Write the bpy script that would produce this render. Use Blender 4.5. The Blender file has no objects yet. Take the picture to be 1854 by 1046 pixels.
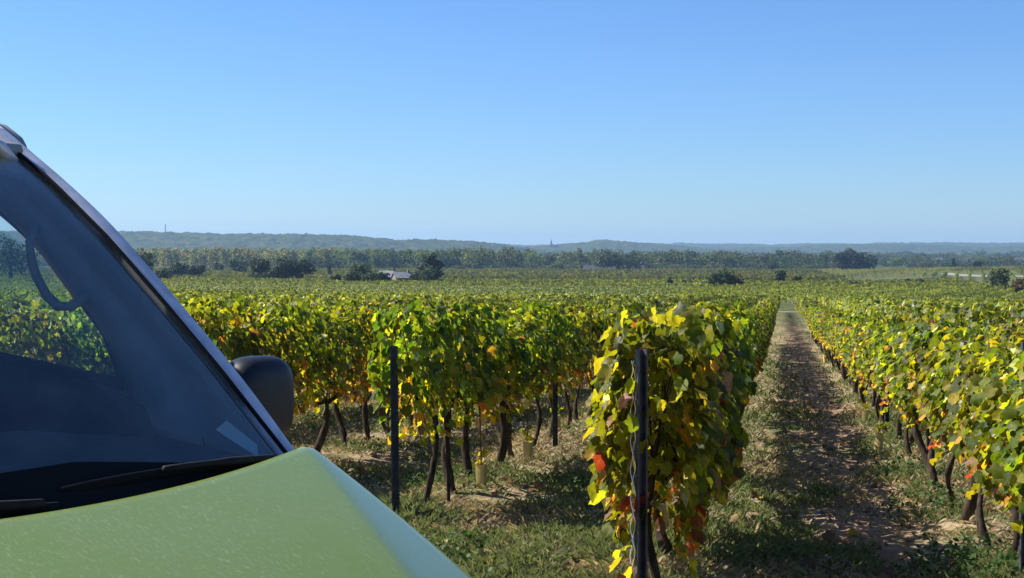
import bpy, bmesh, math
import numpy as np
from mathutils import Vector, Matrix

R = math.radians
scene = bpy.context.scene
COL = scene.collection

# ------------------------------------------------------------------ camera, sky, sun, exposure
FPX = 2668.0                     # focal length in photograph pixels (1854 wide)
YAW = R(10.42)                   # camera looks this far left of the row direction (+Y)
CAM_Z = 1.55
cam_d = bpy.data.cameras.new('camera')
cam = bpy.data.objects.new('camera', cam_d)
COL.objects.link(cam)
cam_d.sensor_width = 36.0
cam_d.lens = 36.0 * FPX / 1854.0
cam_d.clip_start = 0.05
cam_d.clip_end = 30000
PITCH = math.atan(78.0 / FPX)
cam.location = (0, 0, CAM_Z)
cam.rotation_euler = (R(90) - PITCH, 0, YAW)
scene.camera = cam

SUN_EL, SUN_AZ = R(42), R(80)    # elevation, angle to the left of the row direction
world = bpy.data.worlds.new('World')
scene.world = world
world.use_nodes = True
wn = world.node_tree.nodes
bg = wn['Background']
sky = wn.new('ShaderNodeTexSky')
sky.sky_type = 'NISHITA'
sky.sun_disc = False
sky.sun_elevation = SUN_EL
sky.sun_rotation = -SUN_AZ
sky.altitude = 100
sky.air_density = 1.0
sky.dust_density = 0.1
sky.ozone_density = 5.0
tint = wn.new('ShaderNodeVectorMath'); tint.operation = 'MULTIPLY'; tint.inputs[1].default_value = (0.62, 0.82, 1.12)
world.node_tree.links.new(sky.outputs[0], tint.inputs[0])
world.node_tree.links.new(tint.outputs[0], bg.inputs[0])
bg.inputs[1].default_value = 0.075

sun_d = bpy.data.lights.new('sun', 'SUN')
sun_d.energy = 5.0
sun_d.angle = R(0.5)
sun_d.color = (1.0, 0.94, 0.84)
sun = bpy.data.objects.new('sun', sun_d)
COL.objects.link(sun)
sdir = Vector((-math.sin(SUN_AZ) * math.cos(SUN_EL), math.cos(SUN_AZ) * math.cos(SUN_EL), math.sin(SUN_EL)))
sun.rotation_euler = sdir.to_track_quat('Z', 'Y').to_euler()
sun.location = sdir * 50

vs = scene.view_settings
vs.view_transform = 'Standard'
vs.look = 'None'
vs.gamma = 1.0
vs.use_curve_mapping = False
vs.exposure = 0.85
cy = scene.cycles
cy.use_denoising = True
cy.max_bounces = 8
cy.diffuse_bounces = 3
cy.glossy_bounces = 3
cy.transmission_bounces = 5
cy.transparent_max_bounces = 12
cy.volume_bounces = 0
cy.sample_clamp_indirect = 4.0
cy.caustics_reflective = False
cy.caustics_refractive = False

# ------------------------------------------------------------------ helpers
def tag(o, label=None, cat=None, group=None, kind=None):
    if label: o['label'] = label
    if cat: o['category'] = cat
    if group: o['group'] = group
    if kind: o['kind'] = kind
    return o

def link(o, parent=None):
    COL.objects.link(o)
    if parent is not None:
        o.parent = parent
    return o

def empty(name, loc=(0, 0, 0), rz=0.0):
    o = bpy.data.objects.new(name, None)
    o.location = loc
    o.rotation_euler = (0, 0, rz)
    o.empty_display_size = 0.2
    return link(o)

def np_mesh(name, V, Fc, mat=None, col=None, smooth=False):
    """V (N,3); Fc (M,k) constant k"""
    V = np.asarray(V, dtype=np.float32)
    Fc = np.asarray(Fc, dtype=np.int32)
    me = bpy.data.meshes.new(name)
    n, m, k = len(V), len(Fc), Fc.shape[1]
    me.vertices.add(n)
    me.vertices.foreach_set('co', V.ravel())
    me.loops.add(m * k)
    me.loops.foreach_set('vertex_index', Fc.ravel())
    me.polygons.add(m)
    me.polygons.foreach_set('loop_start', np.arange(0, m * k, k, dtype=np.int32))
    me.polygons.foreach_set('loop_total', np.full(m, k, dtype=np.int32))
    if smooth:
        me.polygons.foreach_set('use_smooth', np.ones(m, dtype=bool))
    if col is not None:
        a = me.color_attributes.new('Col', 'FLOAT_COLOR', 'POINT')
        c = np.ones((n, 4), dtype=np.float32)
        c[:, :3] = col
        a.data.foreach_set('color', c.ravel())
    me.update(calc_edges=True)
    if mat: me.materials.append(mat)
    return me

def py_mesh(name, V, F, mat=None, smooth=False):
    me = bpy.data.meshes.new(name)
    me.from_pydata([tuple(map(float, v)) for v in V], [], [tuple(f) for f in F])
    if smooth:
        for p in me.polygons: p.use_smooth = True
    if mat: me.materials.append(mat)
    me.update()
    return me

def obj(name, me, parent=None, loc=None):
    o = bpy.data.objects.new(name, me)
    if loc is not None: o.location = loc
    return link(o, parent)

def bevel(o, w, seg=2):
    m = o.modifiers.new('b', 'BEVEL'); m.width = w; m.segments = seg; m.limit_method = 'ANGLE'; m.angle_limit = R(35)
    for p in o.data.polygons: p.use_smooth = True
    return o

def solid(o, t, off=-1):
    m = o.modifiers.new('s', 'SOLIDIFY'); m.thickness = t; m.offset = off
    return o

def subsurf(o, n=2):
    m = o.modifiers.new('ss', 'SUBSURF'); m.levels = n; m.render_levels = n
    for p in o.data.polygons: p.use_smooth = True
    return o

def box_vf(c, s):
    cx, cy_, cz = c; sx, sy, sz = s[0] / 2, s[1] / 2, s[2] / 2
    V = [(cx + a * sx, cy_ + b * sy, cz + d * sz) for a in (-1, 1) for b in (-1, 1) for d in (-1, 1)]
    F = [(0, 1, 3, 2), (4, 6, 7, 5), (0, 4, 5, 1), (2, 3, 7, 6), (0, 2, 6, 4), (1, 5, 7, 3)]
    return V, F

def tube_vf(pts, rad, sides=8, cap=True, squash=1.0):
    pts = [Vector(p) for p in pts]
    n = len(pts)
    if not hasattr(rad, '__len__'): rad = [rad] * n
    V, F = [], []
    up = None
    for i, p in enumerate(pts):
        t = (pts[min(i + 1, n - 1)] - pts[max(i - 1, 0)]).normalized()
        if up is None:
            up = Vector((0, 0, 1)) if abs(t.z) < 0.9 else Vector((1, 0, 0))
        a = t.cross(up).normalized(); b = a.cross(t).normalized()
        up = b
        for k in range(sides):
            th = 2 * math.pi * k / sides
            V.append(p + a * (math.cos(th) * rad[i]) + b * (math.sin(th) * rad[i] * squash))
    for i in range(n - 1):
        for k in range(sides):
            k2 = (k + 1) % sides
            F.append((i * sides + k, i * sides + k2, (i + 1) * sides + k2, (i + 1) * sides + k))
    if cap:
        F.append(tuple(range(sides - 1, -1, -1)))
        F.append(tuple((n - 1) * sides + k for k in range(sides)))
    return V, F

def join_vf(parts):
    V, F = [], []
    for v, f in parts:
        o = len(V); V += list(v); F += [tuple(i + o for i in q) for q in f]
    return V, F

def grid_vf(P):
    """P array (a,b,3)"""
    a, b = P.shape[:2]
    idx = np.arange(a * b).reshape(a, b)
    F = np.stack([idx[:-1, :-1], idx[1:, :-1], idx[1:, 1:], idx[:-1, 1:]], -1).reshape(-1, 4)
    return P.reshape(-1, 3), F

def _hash(ix, iy, seed):
    h = np.sin(ix * 127.1 + iy * 311.7 + seed * 74.7) * 43758.5453
    return h - np.floor(h)

def vnoise(x, y, seed=0):
    x = np.asarray(x, dtype=np.float64); y = np.asarray(y, dtype=np.float64)
    ix, iy = np.floor(x), np.floor(y)
    fx, fy = x - ix, y - iy
    fx = fx * fx * (3 - 2 * fx); fy = fy * fy * (3 - 2 * fy)
    a = _hash(ix, iy, seed); b = _hash(ix + 1, iy, seed); c = _hash(ix, iy + 1, seed); d = _hash(ix + 1, iy + 1, seed)
    return (a * (1 - fx) + b * fx) * (1 - fy) + (c * (1 - fx) + d * fx) * fy

def fbm(x, y, seed=0, oct=4):
    s, a, t = 0, 0.5, 0
    for i in range(oct):
        s = s + a * vnoise(x * 2 ** i, y * 2 ** i, seed + i * 3.1); t += a; a *= 0.5
    return s / t

# terrain profile along the rows (metres ahead of the camera -> ground height)
_py = np.array([-400, -20, 0, 12, 25, 50, 92, 150, 250, 400, 600, 1000, 1500, 3000, 9000, 14000.])
_pz = np.array([2.0, 0.1, 0.0, -0.5, -1.08, -1.95, -3.3, -5.1, -7.2, -9.8, -12.2, -15.2, -18.5, -24.0, -29.0, -31.0])
_yy = np.concatenate([np.linspace(-400, 0, 60)[:-1], np.geomspace(1, 14000, 500) - 1.0])
_zz = np.interp(_yy, _py, _pz)
for _ in range(8):
    _zz[1:-1] = 0.25 * _zz[:-2] + 0.5 * _zz[1:-1] + 0.25 * _zz[2:]
def zg(x, y):
    x = np.asarray(x, float); y = np.asarray(y, float)
    t = np.clip((y - 330) / 240, 0, 1); t = t * t * (3 - 2 * t); t2 = np.clip((1000 - y) / 300, 0, 1)
    sx = np.clip((x - 10) / 90, 0, 1)
    return np.interp(y, _yy, _zz) + 3.6 * t * t2 * sx * sx * (3 - 2 * sx)

CR = np.array([math.cos(YAW), math.sin(YAW)])     # camera right, in plan
CF = np.array([-math.sin(YAW), math.cos(YAW)])    # camera forward, in plan
def at(px, d, py=None):
    """a spot in plan seen at photograph column px, d metres ahead (and its height for row py)"""
    p = CR * ((px - 927.0) / FPX * d) + CF * d
    if py is None: return float(p[0]), float(p[1])
    return float(p[0]), float(p[1]), CAM_Z + (445.0 - py) / FPX * d
_D = np.geomspace(4, 6000, 4000)
def ground_at(px, py):
    X = CR[0] * ((px - 927.0) / FPX * _D) + CF[0] * _D
    Y = CR[1] * ((px - 927.0) / FPX * _D) + CF[1] * _D
    h = CAM_Z + (445.0 - py) / FPX * _D - zg(X, Y)
    i = int(np.argmax(h <= 0)) if (h <= 0).any() else len(_D) - 1
    return float(X[i]), float(Y[i]), float(zg(X[i], Y[i])), float(_D[i])

# ------------------------------------------------------------------ materials
def mat(name, color=(0.5, 0.5, 0.5), rough=0.6, metal=0.0, spec=0.5):
    m = bpy.data.materials.new(name); m.use_nodes = True
    b = m.node_tree.nodes['Principled BSDF']
    b.inputs['Base Color'].default_value = (*color, 1)
    b.inputs['Roughness'].default_value = rough
    b.inputs['Metallic'].default_value = metal
    b.inputs['Specular IOR Level'].default_value = spec
    return m

def noise_mat(name, c1, c2, scale=5.0, rough=0.8, bump=0.0, detail=6.0, metal=0.0, spec=0.3, stretch=None, bscale=None):
    m = mat(name, c1, rough, metal, spec)
    nt = m.node_tree; N = nt.nodes; L = nt.links
    b = N['Principled BSDF']
    tc = N.new('ShaderNodeTexCoord')
    src = tc.outputs['Object']
    if stretch:
        mp = N.new('ShaderNodeMapping'); mp.inputs['Scale'].default_value = stretch
        L.new(src, mp.inputs['Vector']); src = mp.outputs[0]
    n = N.new('ShaderNodeTexNoise'); n.inputs['Scale'].default_value = scale; n.inputs['Detail'].default_value = detail
    L.new(src, n.inputs['Vector'])
    r = N.new('ShaderNodeValToRGB')
    r.color_ramp.elements[0].position = 0.35; r.color_ramp.elements[0].color = (*c1, 1)
    r.color_ramp.elements[1].position = 0.65; r.color_ramp.elements[1].color = (*c2, 1)
    L.new(n.outputs[0], r.inputs[0]); L.new(r.outputs[0], b.inputs['Base Color'])
    if bump:
        bp = N.new('ShaderNodeBump'); bp.inputs['Strength'].default_value = bump
        n2 = N.new('ShaderNodeTexNoise'); n2.inputs['Scale'].default_value = bscale or scale * 3; n2.inputs['Detail'].default_value = 8
        L.new(src, n2.inputs['Vector']); L.new(n2.outputs[0], bp.inputs['Height']); L.new(bp.outputs[0], b.inputs['Normal'])
    return m

def leaf_mat(name, trans=0.45, rough=0.42, spec=0.5, tgain=(2.5, 2.15, 0.9), vary=0.10, veins=False):
    m = bpy.data.materials.new(name); m.use_nodes = True
    nt = m.node_tree; N = nt.nodes; L = nt.links
    b = N['Principled BSDF']; out = N['Material Output']
    a = N.new('ShaderNodeAttribute'); a.attribute_name = 'Col'
    oi = N.new('ShaderNodeObjectInfo')
    mr = N.new('ShaderNodeMapRange'); mr.inputs['To Min'].default_value = 0.5 - vary * 0.35; mr.inputs['To Max'].default_value = 0.5 + vary * 0.25
    L.new(oi.outputs['Random'], mr.inputs['Value'])
    hs = N.new('ShaderNodeHueSaturation'); L.new(mr.outputs[0], hs.inputs['Hue']); L.new(a.outputs['Color'], hs.inputs['Color'])
    colsock = hs.outputs[0]
    if veins:
        tc = N.new('ShaderNodeTexCoord')
        n = N.new('ShaderNodeTexNoise'); n.inputs['Scale'].default_value = 38; n.inputs['Detail'].default_value = 4
        L.new(tc.outputs['Object'], n.inputs['Vector'])
        r = N.new('ShaderNodeMapRange'); r.inputs['From Min'].default_value = 0.3; r.inputs['From Max'].default_value = 0.7
        r.inputs['To Min'].default_value = 0.72; r.inputs['To Max'].default_value = 1.25
        L.new(n.outputs[0], r.inputs['Value'])
        mx = N.new('ShaderNodeVectorMath'); mx.operation = 'SCALE'
        L.new(colsock, mx.inputs[0]); L.new(r.outputs[0], mx.inputs['Scale'])
        colsock = mx.outputs[0]
        bp = N.new('ShaderNodeBump'); bp.inputs['Strength'].default_value = 0.25; bp.inputs['Distance'].default_value = 0.01
        L.new(n.outputs[0], bp.inputs['Height']); L.new(bp.outputs[0], b.inputs['Normal'])
    L.new(colsock, b.inputs['Base Color'])
    b.inputs['Roughness'].default_value = rough
    b.inputs['Specular IOR Level'].default_value = spec
    tr = N.new('ShaderNodeBsdfTranslucent')
    g = N.new('ShaderNodeVectorMath'); g.operation = 'MULTIPLY'; g.inputs[1].default_value = tgain
    L.new(colsock, g.inputs[0]); L.new(g.outputs[0], tr.inputs['Color'])
    mx = N.new('ShaderNodeMixShader'); mx.inputs[0].default_value = trans
    L.new(b.outputs[0], mx.inputs[1]); L.new(tr.outputs[0], mx.inputs[2]); L.new(mx.outputs[0], out.inputs['Surface'])
    return m

def glass_mat(name, tint=(0.82, 0.92, 0.90), dust=0.03, ior=1.5):
    m = bpy.data.materials.new(name); m.use_nodes = True
    nt = m.node_tree; N = nt.nodes; L = nt.links
    N.remove(N['Principled BSDF']); out = N['Material Output']
    t = N.new('ShaderNodeBsdfTransparent'); t.inputs[0].default_value = (*tint, 1)
    g = N.new('ShaderNodeBsdfGlossy'); g.inputs['Roughness'].default_value = 0.02
    ge = N.new('ShaderNodeNewGeometry')
    dt = N.new('ShaderNodeVectorMath'); dt.operation = 'DOT_PRODUCT'; L.new(ge.outputs['Normal'], dt.inputs[0]); L.new(ge.outputs['Incoming'], dt.inputs[1])
    ab = N.new('ShaderNodeMath'); ab.operation = 'ABSOLUTE'; L.new(dt.outputs['Value'], ab.inputs[0])
    iv = N.new('ShaderNodeMath'); iv.operation = 'SUBTRACT'; iv.inputs[0].default_value = 1.0; L.new(ab.outputs[0], iv.inputs[1])
    pw = N.new('ShaderNodeMath'); pw.operation = 'POWER'; pw.inputs[1].default_value = 5.0; L.new(iv.outputs[0], pw.inputs[0])
    fr = N.new('ShaderNodeMath'); fr.operation = 'MULTIPLY_ADD'; fr.inputs[1].default_value = 0.94; fr.inputs[2].default_value = 0.06; L.new(pw.outputs[0], fr.inputs[0])
    mx = N.new('ShaderNodeMixShader')
    L.new(fr.outputs[0], mx.inputs[0]); L.new(t.outputs[0], mx.inputs[1]); L.new(g.outputs[0], mx.inputs[2])
    d = N.new('ShaderNodeBsdfDiffuse'); d.inputs[0].default_value = (0.5, 0.5, 0.5, 1)
    tc = N.new('ShaderNodeTexCoord')
    n = N.new('ShaderNodeTexNoise'); n.inputs['Scale'].default_value = 9; n.inputs['Detail'].default_value = 8
    L.new(tc.outputs['Object'], n.inputs['Vector'])
    mr = N.new('ShaderNodeMapRange'); mr.inputs['From Min'].default_value = 0.4; mr.inputs['From Max'].default_value = 0.75
    mr.inputs['To Min'].default_value = dust * 0.3; mr.inputs['To Max'].default_value = dust * 1.6
    L.new(n.outputs[0], mr.inputs['Value'])
    m2 = N.new('ShaderNodeMixShader')
    L.new(mr.outputs[0], m2.inputs[0]); L.new(mx.outputs[0], m2.inputs[1]); L.new(d.outputs[0], m2.inputs[2])
    L.new(m2.outputs[0], out.inputs['Surface'])
    return m

M_leaf = leaf_mat('vine_leaf', 0.53, 0.50, 0.30, (3.1, 2.75, 0.9), veins=True)
M_leaf_far = leaf_mat('vine_leaf_far', 0.42, 0.55, 0.35, vary=0.04)
M_tree = leaf_mat('tree_leaf', 0.38, 0.6, 0.25, (1.8, 1.8, 1.0), vary=0.05)
M_grass = leaf_mat('grass_blade', 0.35, 0.6, 0.3, (1.5, 1.5, 1.1), vary=0.0)
M_bark = noise_mat('vine_bark', (0.026, 0.019, 0.014), (0.085, 0.062, 0.046), 30, 0.95, 1.0, spec=0.1, stretch=(1, 1, 0.25), bscale=60)
M_cane = noise_mat('vine_cane', (0.09, 0.05, 0.025), (0.16, 0.09, 0.045), 20, 0.7)
M_trunk = noise_mat('tree_bark', (0.035, 0.028, 0.02), (0.07, 0.055, 0.04), 3, 0.9)
M_steel = noise_mat('galvanised_steel', (0.16, 0.17, 0.19), (0.30, 0.32, 0.35), 12, 0.5, 0.1, metal=0.6)
M_steel_dark = noise_mat('dark_steel', (0.045, 0.047, 0.052), (0.10, 0.105, 0.115), 12, 0.5, 0.05, metal=0.3)
M_wire = mat('wire', (0.45, 0.45, 0.45), 0.4, 0.8)
M_guard = noise_mat('guard_plastic', (0.50, 0.36, 0.12), (0.62, 0.48, 0.20), 10, 0.55)

# ------------------------------------------------------------------ ground
def ground_color(x, y):
    """soil / straw / grass colours by where they lie, linear"""
    n1 = fbm(x * 0.9, y * 0.9, 3); n2 = fbm(x * 3.1, y * 3.1, 9); n3 = fbm(x * 0.05, y * 0.05, 21)
    soil = np.array([0.29, 0.19, 0.115]); straw = np.array([0.35, 0.275, 0.165]); green = np.array([0.075, 0.105, 0.030])
    path = np.exp(-((x - 0.55) / 0.42) ** 2) + 0.7 * np.exp(-((x + 3.7) / 0.5) ** 2)
    ws = np.clip(path * 1.3 + (n1 - 0.5) * 1.6, 0, 1)
    wg = np.clip((n2 - 0.42) * 3.0 + 0.15 - ws * 0.7, 0, 1)
    c = straw * (1 - ws)[:, None] + soil * ws[:, None]
    c = c * (1 - wg)[:, None] + green * wg[:, None]
    far = np.clip((y - 60) / 80.0, 0, 1)[:, None]
    fcol = (np.array([0.105, 0.118, 0.046]) * (0.7 + 0.6 * n3[:, None]))
    v_far = np.clip((y - 850) / 150.0, 0, 1)[:, None]
    fcol = fcol * (1 - v_far) + np.array([0.060, 0.075, 0.030]) * v_far
    return c * (1 - far) + fcol * far

gx = np.concatenate([-np.geomspace(7.2, 9000, 60)[::-1], np.arange(-7.1, 3.6, 0.08), np.geomspace(3.7, 9000, 60)])
yy = [6.0]
st = 0.08
while yy[-1] < 60:
    yy.append(yy[-1] + st); st = max(0.08, (yy[-1] - 10) * 0.012)
gy = np.concatenate([np.linspace(-300, 5.6, 30), np.array(yy), np.geomspace(yy[-1] * 1.03, 9000, 90)])
GX, GY = np.meshgrid(gx, gy, indexing='ij')
def near_relief(x, y):
    w = np.clip((60 - y) / 20, 0, 1) * np.clip((y - 2) / 4, 0, 1)
    path = np.exp(-((x - 0.55) / 0.5) ** 2)
    r = (fbm(x * 1.3, y * 1.3, 5) - 0.5) * 0.10 + (fbm(x * 6, y * 6, 8, 3) - 0.5) * (0.03 + 0.05 * path)
    r = r + 0.05 * np.exp(-((x - 1.28) / 0.3) ** 2) + 0.05 * np.exp(-((x + 0.63) / 0.3) ** 2) + 0.05 * np.exp(-((x + 2.6) / 0.3) ** 2)
    return r * w
def zgr(x, y):
    return zg(x, y) + near_relief(x, y)
GZ = zgr(GX, GY)
V, F = grid_vf(np.stack([GX, GY, GZ], -1))
gm = bpy.data.materials.new('ground'); gm.use_nodes = True
nt = gm.node_tree; N = nt.nodes; L = nt.links; b = N['Principled BSDF']
a = N.new('ShaderNodeAttribute'); a.attribute_name = 'Col'
geo = N.new('ShaderNodeNewGeometry')
n = N.new('ShaderNodeTexNoise'); n.inputs['Scale'].default_value = 9; n.inputs['Detail'].default_value = 10; n.inputs['Roughness'].default_value = 0.7
L.new(geo.outputs['Position'], n.inputs['Vector'])
r = N.new('ShaderNodeMapRange'); r.inputs['From Min'].default_value = 0.3; r.inputs['From Max'].default_value = 0.7; r.inputs['To Min'].default_value = 0.55; r.inputs['To Max'].default_value = 1.4
L.new(n.outputs[0], r.inputs['Value'])
sc = N.new('ShaderNodeVectorMath'); sc.operation = 'SCALE'
L.new(a.outputs['Color'], sc.inputs[0]); L.new(r.outputs[0], sc.inputs['Scale']); L.new(sc.outputs[0], b.inputs['Base Color'])
bp = N.new('ShaderNodeBump'); bp.inputs['Strength'].default_value = 0.8; bp.inputs['Distance'].default_value = 0.04
n2 = N.new('ShaderNodeTexNoise'); n2.inputs['Scale'].default_value = 22; n2.inputs['Detail'].default_value = 8
L.new(geo.outputs['Position'], n2.inputs['Vector']); L.new(n2.outputs[0], bp.inputs['Height']); L.new(bp.outputs[0], b.inputs['Normal'])
b.inputs['Roughness'].default_value = 0.95; b.inputs['Specular IOR Level'].default_value = 0.1
tag(obj('ground', np_mesh('ground', V, F, gm, ground_color(V[:, 0], V[:, 1]), smooth=True)), 'rough vineyard ground of dry grass and brown soil', 'ground', kind='structure')

def ribbon(name, pts, width, m, label, cat, lift=0.03):
    pts = np.array(pts, float)
    t = np.linspace(0, 1, 60); s = np.linspace(0, 1, len(pts))
    x = np.interp(t, s, pts[:, 0]); y = np.interp(t, s, pts[:, 1])
    dx, dy = np.gradient(x), np.gradient(y); l = np.hypot(dx, dy)
    nx, ny = -dy / l, dx / l
    wv = np.interp(t, s, width) if hasattr(width, '__len__') else width
    P = []
    for k in (-1, -0.33, 0.33, 1):
        X, Y = x + nx * wv / 2 * k, y + ny * wv / 2 * k
        P.append(np.stack([X, Y, zg(X, Y) + lift], -1))
    V, F = grid_vf(np.array(P))
    return tag(obj(name, np_mesh(name, V, F, m, smooth=True)), label, cat, kind='structure')

M_track = noise_mat('pale_gravel', (0.25, 0.22, 0.18), (0.34, 0.30, 0.25), 0.6, 0.95)
def y_road(x):
    return 150.0 + np.where(x < 0, 0.55 * np.minimum(-x, 120), -0.10 * x)
ribbon('farm_track', [(xx, float(y_road(np.array(xx)))) for xx in (90, 40, 10, 0, -20, -50, -90, -130)], 3.0, M_track, 'pale farm track crossing behind the near vines', 'track')
pa = [ground_at(q, w) for q, w in ((1712, 495), (1722, 497), (1760, 499.5), (1800, 500.5), (1900, 501))]
ribbon('gravel_lane', [(p[0], p[1]) for p in pa], [4, 5, 6, 8, 9], M_track, 'pale lane bending through the far vineyard', 'lane', 0.12)
pb = [ground_at(q, w) for q, w in ((1765, 524), (1800, 527), (1830, 540), (1850, 556))]
ribbon('dirt_path', [(p[0], p[1]) for p in pb], [5, 4, 3, 3], noise_mat('bare_soil', (0.22, 0.17, 0.12), (0.30, 0.24, 0.17), 0.5, 0.95), 'bare soil path beside the bushes across the vineyard', 'path', 0.06)

# ------------------------------------------------------------------ leaf batches
def leaf_template(curl=0.25, fold=0.25, seed=0):
    """five-lobed vine leaf, stalk at the origin, tip towards +y; inner ring so that it can curl"""
    rs = np.random.RandomState(seed)
    ang = np.radians([0, 17, 36, 63, 84, 104, 132, 158, 180, 202, 228, 256, 276, 297, 324, 343])
    rad = np.array([0.59, 0.53, 0.47, 0.58, 0.54, 0.49, 0.54, 0.49, 0.30, 0.49, 0.54, 0.49, 0.54, 0.58, 0.47, 0.53]) * rs.normal(1, 0.07, 16)
    O = np.column_stack([np.sin(ang) * rad, 0.40 + np.cos(ang) * rad])
    I = np.column_stack([np.sin(ang[::2]) * rad[::2] * 0.52, 0.40 + np.cos(ang[::2]) * rad[::2] * 0.52])
    P = np.vstack([[(0.0, 0.38)], I, O])
    x, y = P[:, 0], P[:, 1] - 0.38
    z = fold * np.abs(x) - curl * (y * y + 0.9 * x * x) + 0.10 * np.sin(5 * np.arctan2(x, y) + seed) * np.hypot(x, y)
    z[1:] += rs.normal(0, 0.025, len(P) - 1)
    V = np.column_stack([P, z])
    F = []
    for k in range(8):
        k2 = (k + 1) % 8
        a_, b_ = 1 + k, 1 + k2
        o0, o1, o2 = 9 + 2 * k, 9 + 2 * k + 1, 9 + (2 * k + 2) % 16
        F += [(0, a_, b_), (a_, o0, o1), (a_, o1, b_), (b_, o1, o2)]
    return V, np.array(F)
TEMPL = [leaf_template(0.25, 0.25, 1), leaf_template(0.5, 0.1, 2), leaf_template(0.1, 0.5, 3), leaf_template(0.7, 0.35, 4), leaf_template(-0.3, 0.2, 5)]
QUAD = (np.array([(0, -0.5, 0), (0.5, 0.0, 0.12), (0, 0.5, 0), (-0.5, 0.0, 0.12)]), np.array([(0, 1, 2), (0, 2, 3)]))
PENTA = (np.array([(0, -0.42, 0), (0.48, -0.15, 0.12), (0.3, 0.45, 0), (-0.3, 0.45, 0.02), (-0.48, -0.12, 0.14)]), np.array([(0, 1, 2), (0, 2, 3), (0, 3, 4)]))

def frames(nrm, tip):
    z = nrm / np.linalg.norm(nrm, axis=1, keepdims=True)
    y = tip - (tip * z).sum(1, keepdims=True) * z
    y /= np.maximum(np.linalg.norm(y, axis=1, keepdims=True), 1e-6)
    x = np.cross(y, z)
    return np.stack([x, y, z], -1)           # columns

def batch(templ, pos, fr, size, col, jit=None):
    tv, tf = templ
    n, k = len(pos), len(tv)
    V = np.einsum('nij,kj->nki', fr, tv) * size[:, None, None] + pos[:, None, :]
    F = tf[None] + (np.arange(n) * k)[:, None, None]
    C = np.repeat(col, k, axis=0)
    return V.reshape(-1, 3), F.reshape(-1, tf.shape[1]), C

def cat_batches(bs):
    V, F, C, o = [], [], [], 0
    for v, f, c in bs:
        V.append(v); F.append(f + o); C.append(c); o += len(v)
    return np.concatenate(V), np.concatenate(F), np.concatenate(C)

PAL = np.array([(0.052, 0.080, 0.009), (0.105, 0.142, 0.012), (0.200, 0.215, 0.015), (0.380, 0.285, 0.020),
                (0.400, 0.170, 0.022), (0.190, 0.058, 0.024), (0.150, 0.085, 0.045), (0.300, 0.200, 0.130), (0.33, 0.36, 0.27)])  # last colour: pale leaf undersides, with their white glints put into the colour
def leaf_colors(rs, n, h, low=0.85, autumn=1.0):
    """h: height above ground; low leaves have turned"""
    top = np.array([0.33, 0.35, 0.245, 0.018, 0.005, 0.003, 0.010, 0.010, 0.028])
    bot = np.array([0.08, 0.16, 0.24, 0.17, 0.08, 0.03, 0.14, 0.10, 0.02])
    w = np.clip((low + 0.12 - h) / 0.30, 0, 1) * autumn
    P = top[None] * (1 - w[:, None]) + bot[None] * w[:, None]
    P /= P.sum(1, keepdims=True)
    idx = (rs.rand(n)[:, None] > np.cumsum(P, 1)).sum(1).clip(0, len(PAL) - 1)
    return PAL[idx] * rs.uniform(0.75, 1.25, (n, 1)) * rs.normal(1, 0.06, (n, 3)).clip(0.8, 1.2)

def canopy_leaves(rs, n, y0, y1, zlo=0.55, zhi=1.5, half=0.24, size=(0.040, 0.082), shoots=14):
    """a hedge of leaves along y; x across the row"""
    y = rs.uniform(y0, y1, n)
    u = rs.rand(n)
    z = zlo + (zhi * (0.91 + 0.17 * vnoise(y * 1.9, y * 0 + 5, rs.randint(1000))) - zlo) * u ** 0.85
    lowedge = zlo + 0.36 * (vnoise(y * 2.1, y * 0 + 1, rs.randint(1000)) - 0.55)
    z = np.where((z < zlo + 0.12) & (rs.rand(n) < 0.6), lowedge + rs.uniform(0, 0.15, n), z)
    z = np.maximum(z, lowedge + rs.uniform(0, 0.10, n))
    t = (z - zlo) / (zhi - zlo)
    w = half * (0.62 + 0.55 * np.sin(np.clip(t, 0, 1) * 2.6 + 0.25)) * (0.8 + 0.5 * vnoise(y * 2.7, z * 2.7, rs.randint(1000)))
    s = np.where(rs.rand(n) < 0.5, -1.0, 1.0)
    x = s * w * np.where(rs.rand(n) < 0.28, rs.rand(n), 0.25 + 0.75 * rs.rand(n) ** 0.5)
    nrm = np.column_stack([s * rs.uniform(0.5, 1.2, n), rs.normal(0, 0.55, n), rs.uniform(-0.1, 1.1, n)])
    tip = np.column_stack([s * rs.uniform(0.0, 0.7, n), rs.normal(0, 0.5, n), -rs.uniform(0.3, 1.2, n)])
    # shoots standing up or leaning out of the top
    for k in range(shoots):
        by = rs.uniform(y0 * 0.85, y1 * 0.85); bx = rs.uniform(-0.14, 0.14); m = rs.randint(6, 10)
        lean = np.array([rs.uniform(-0.5, 0.5), rs.uniform(-0.4, 0.4), 1.0]); tt = np.linspace(0.0, rs.uniform(0.06, 0.22), m)
        y_ = by + lean[1] * tt; x_ = bx + lean[0] * tt; z_ = zhi * 0.95 - 0.08 + tt * lean[2] * 0.85
        y = np.concatenate([y, y_ + rs.normal(0, 0.03, m)]); x = np.concatenate([x, x_ + rs.normal(0, 0.04, m)]); z = np.concatenate([z, z_])
        nrm = np.concatenate([nrm, rs.normal(0, 0.7, (m, 3)) + (0, 0, 0.7)]); tip = np.concatenate([tip, rs.normal(0, 0.7, (m, 3)) + (0, 0, -0.4)])
    keep = (vnoise(y * 4.2 + 7, z * 4.2, rs.randint(1000)) > 0.20) | (z > zhi * 0.93)
    x, y, z, nrm, tip = x[keep], y[keep], z[keep], nrm[keep], tip[keep]
    pos = np.column_stack([x, y, z])
    N_ = len(pos)
    sz = rs.uniform(size[0], size[1], N_)
    return pos, frames(nrm, tip), sz

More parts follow.
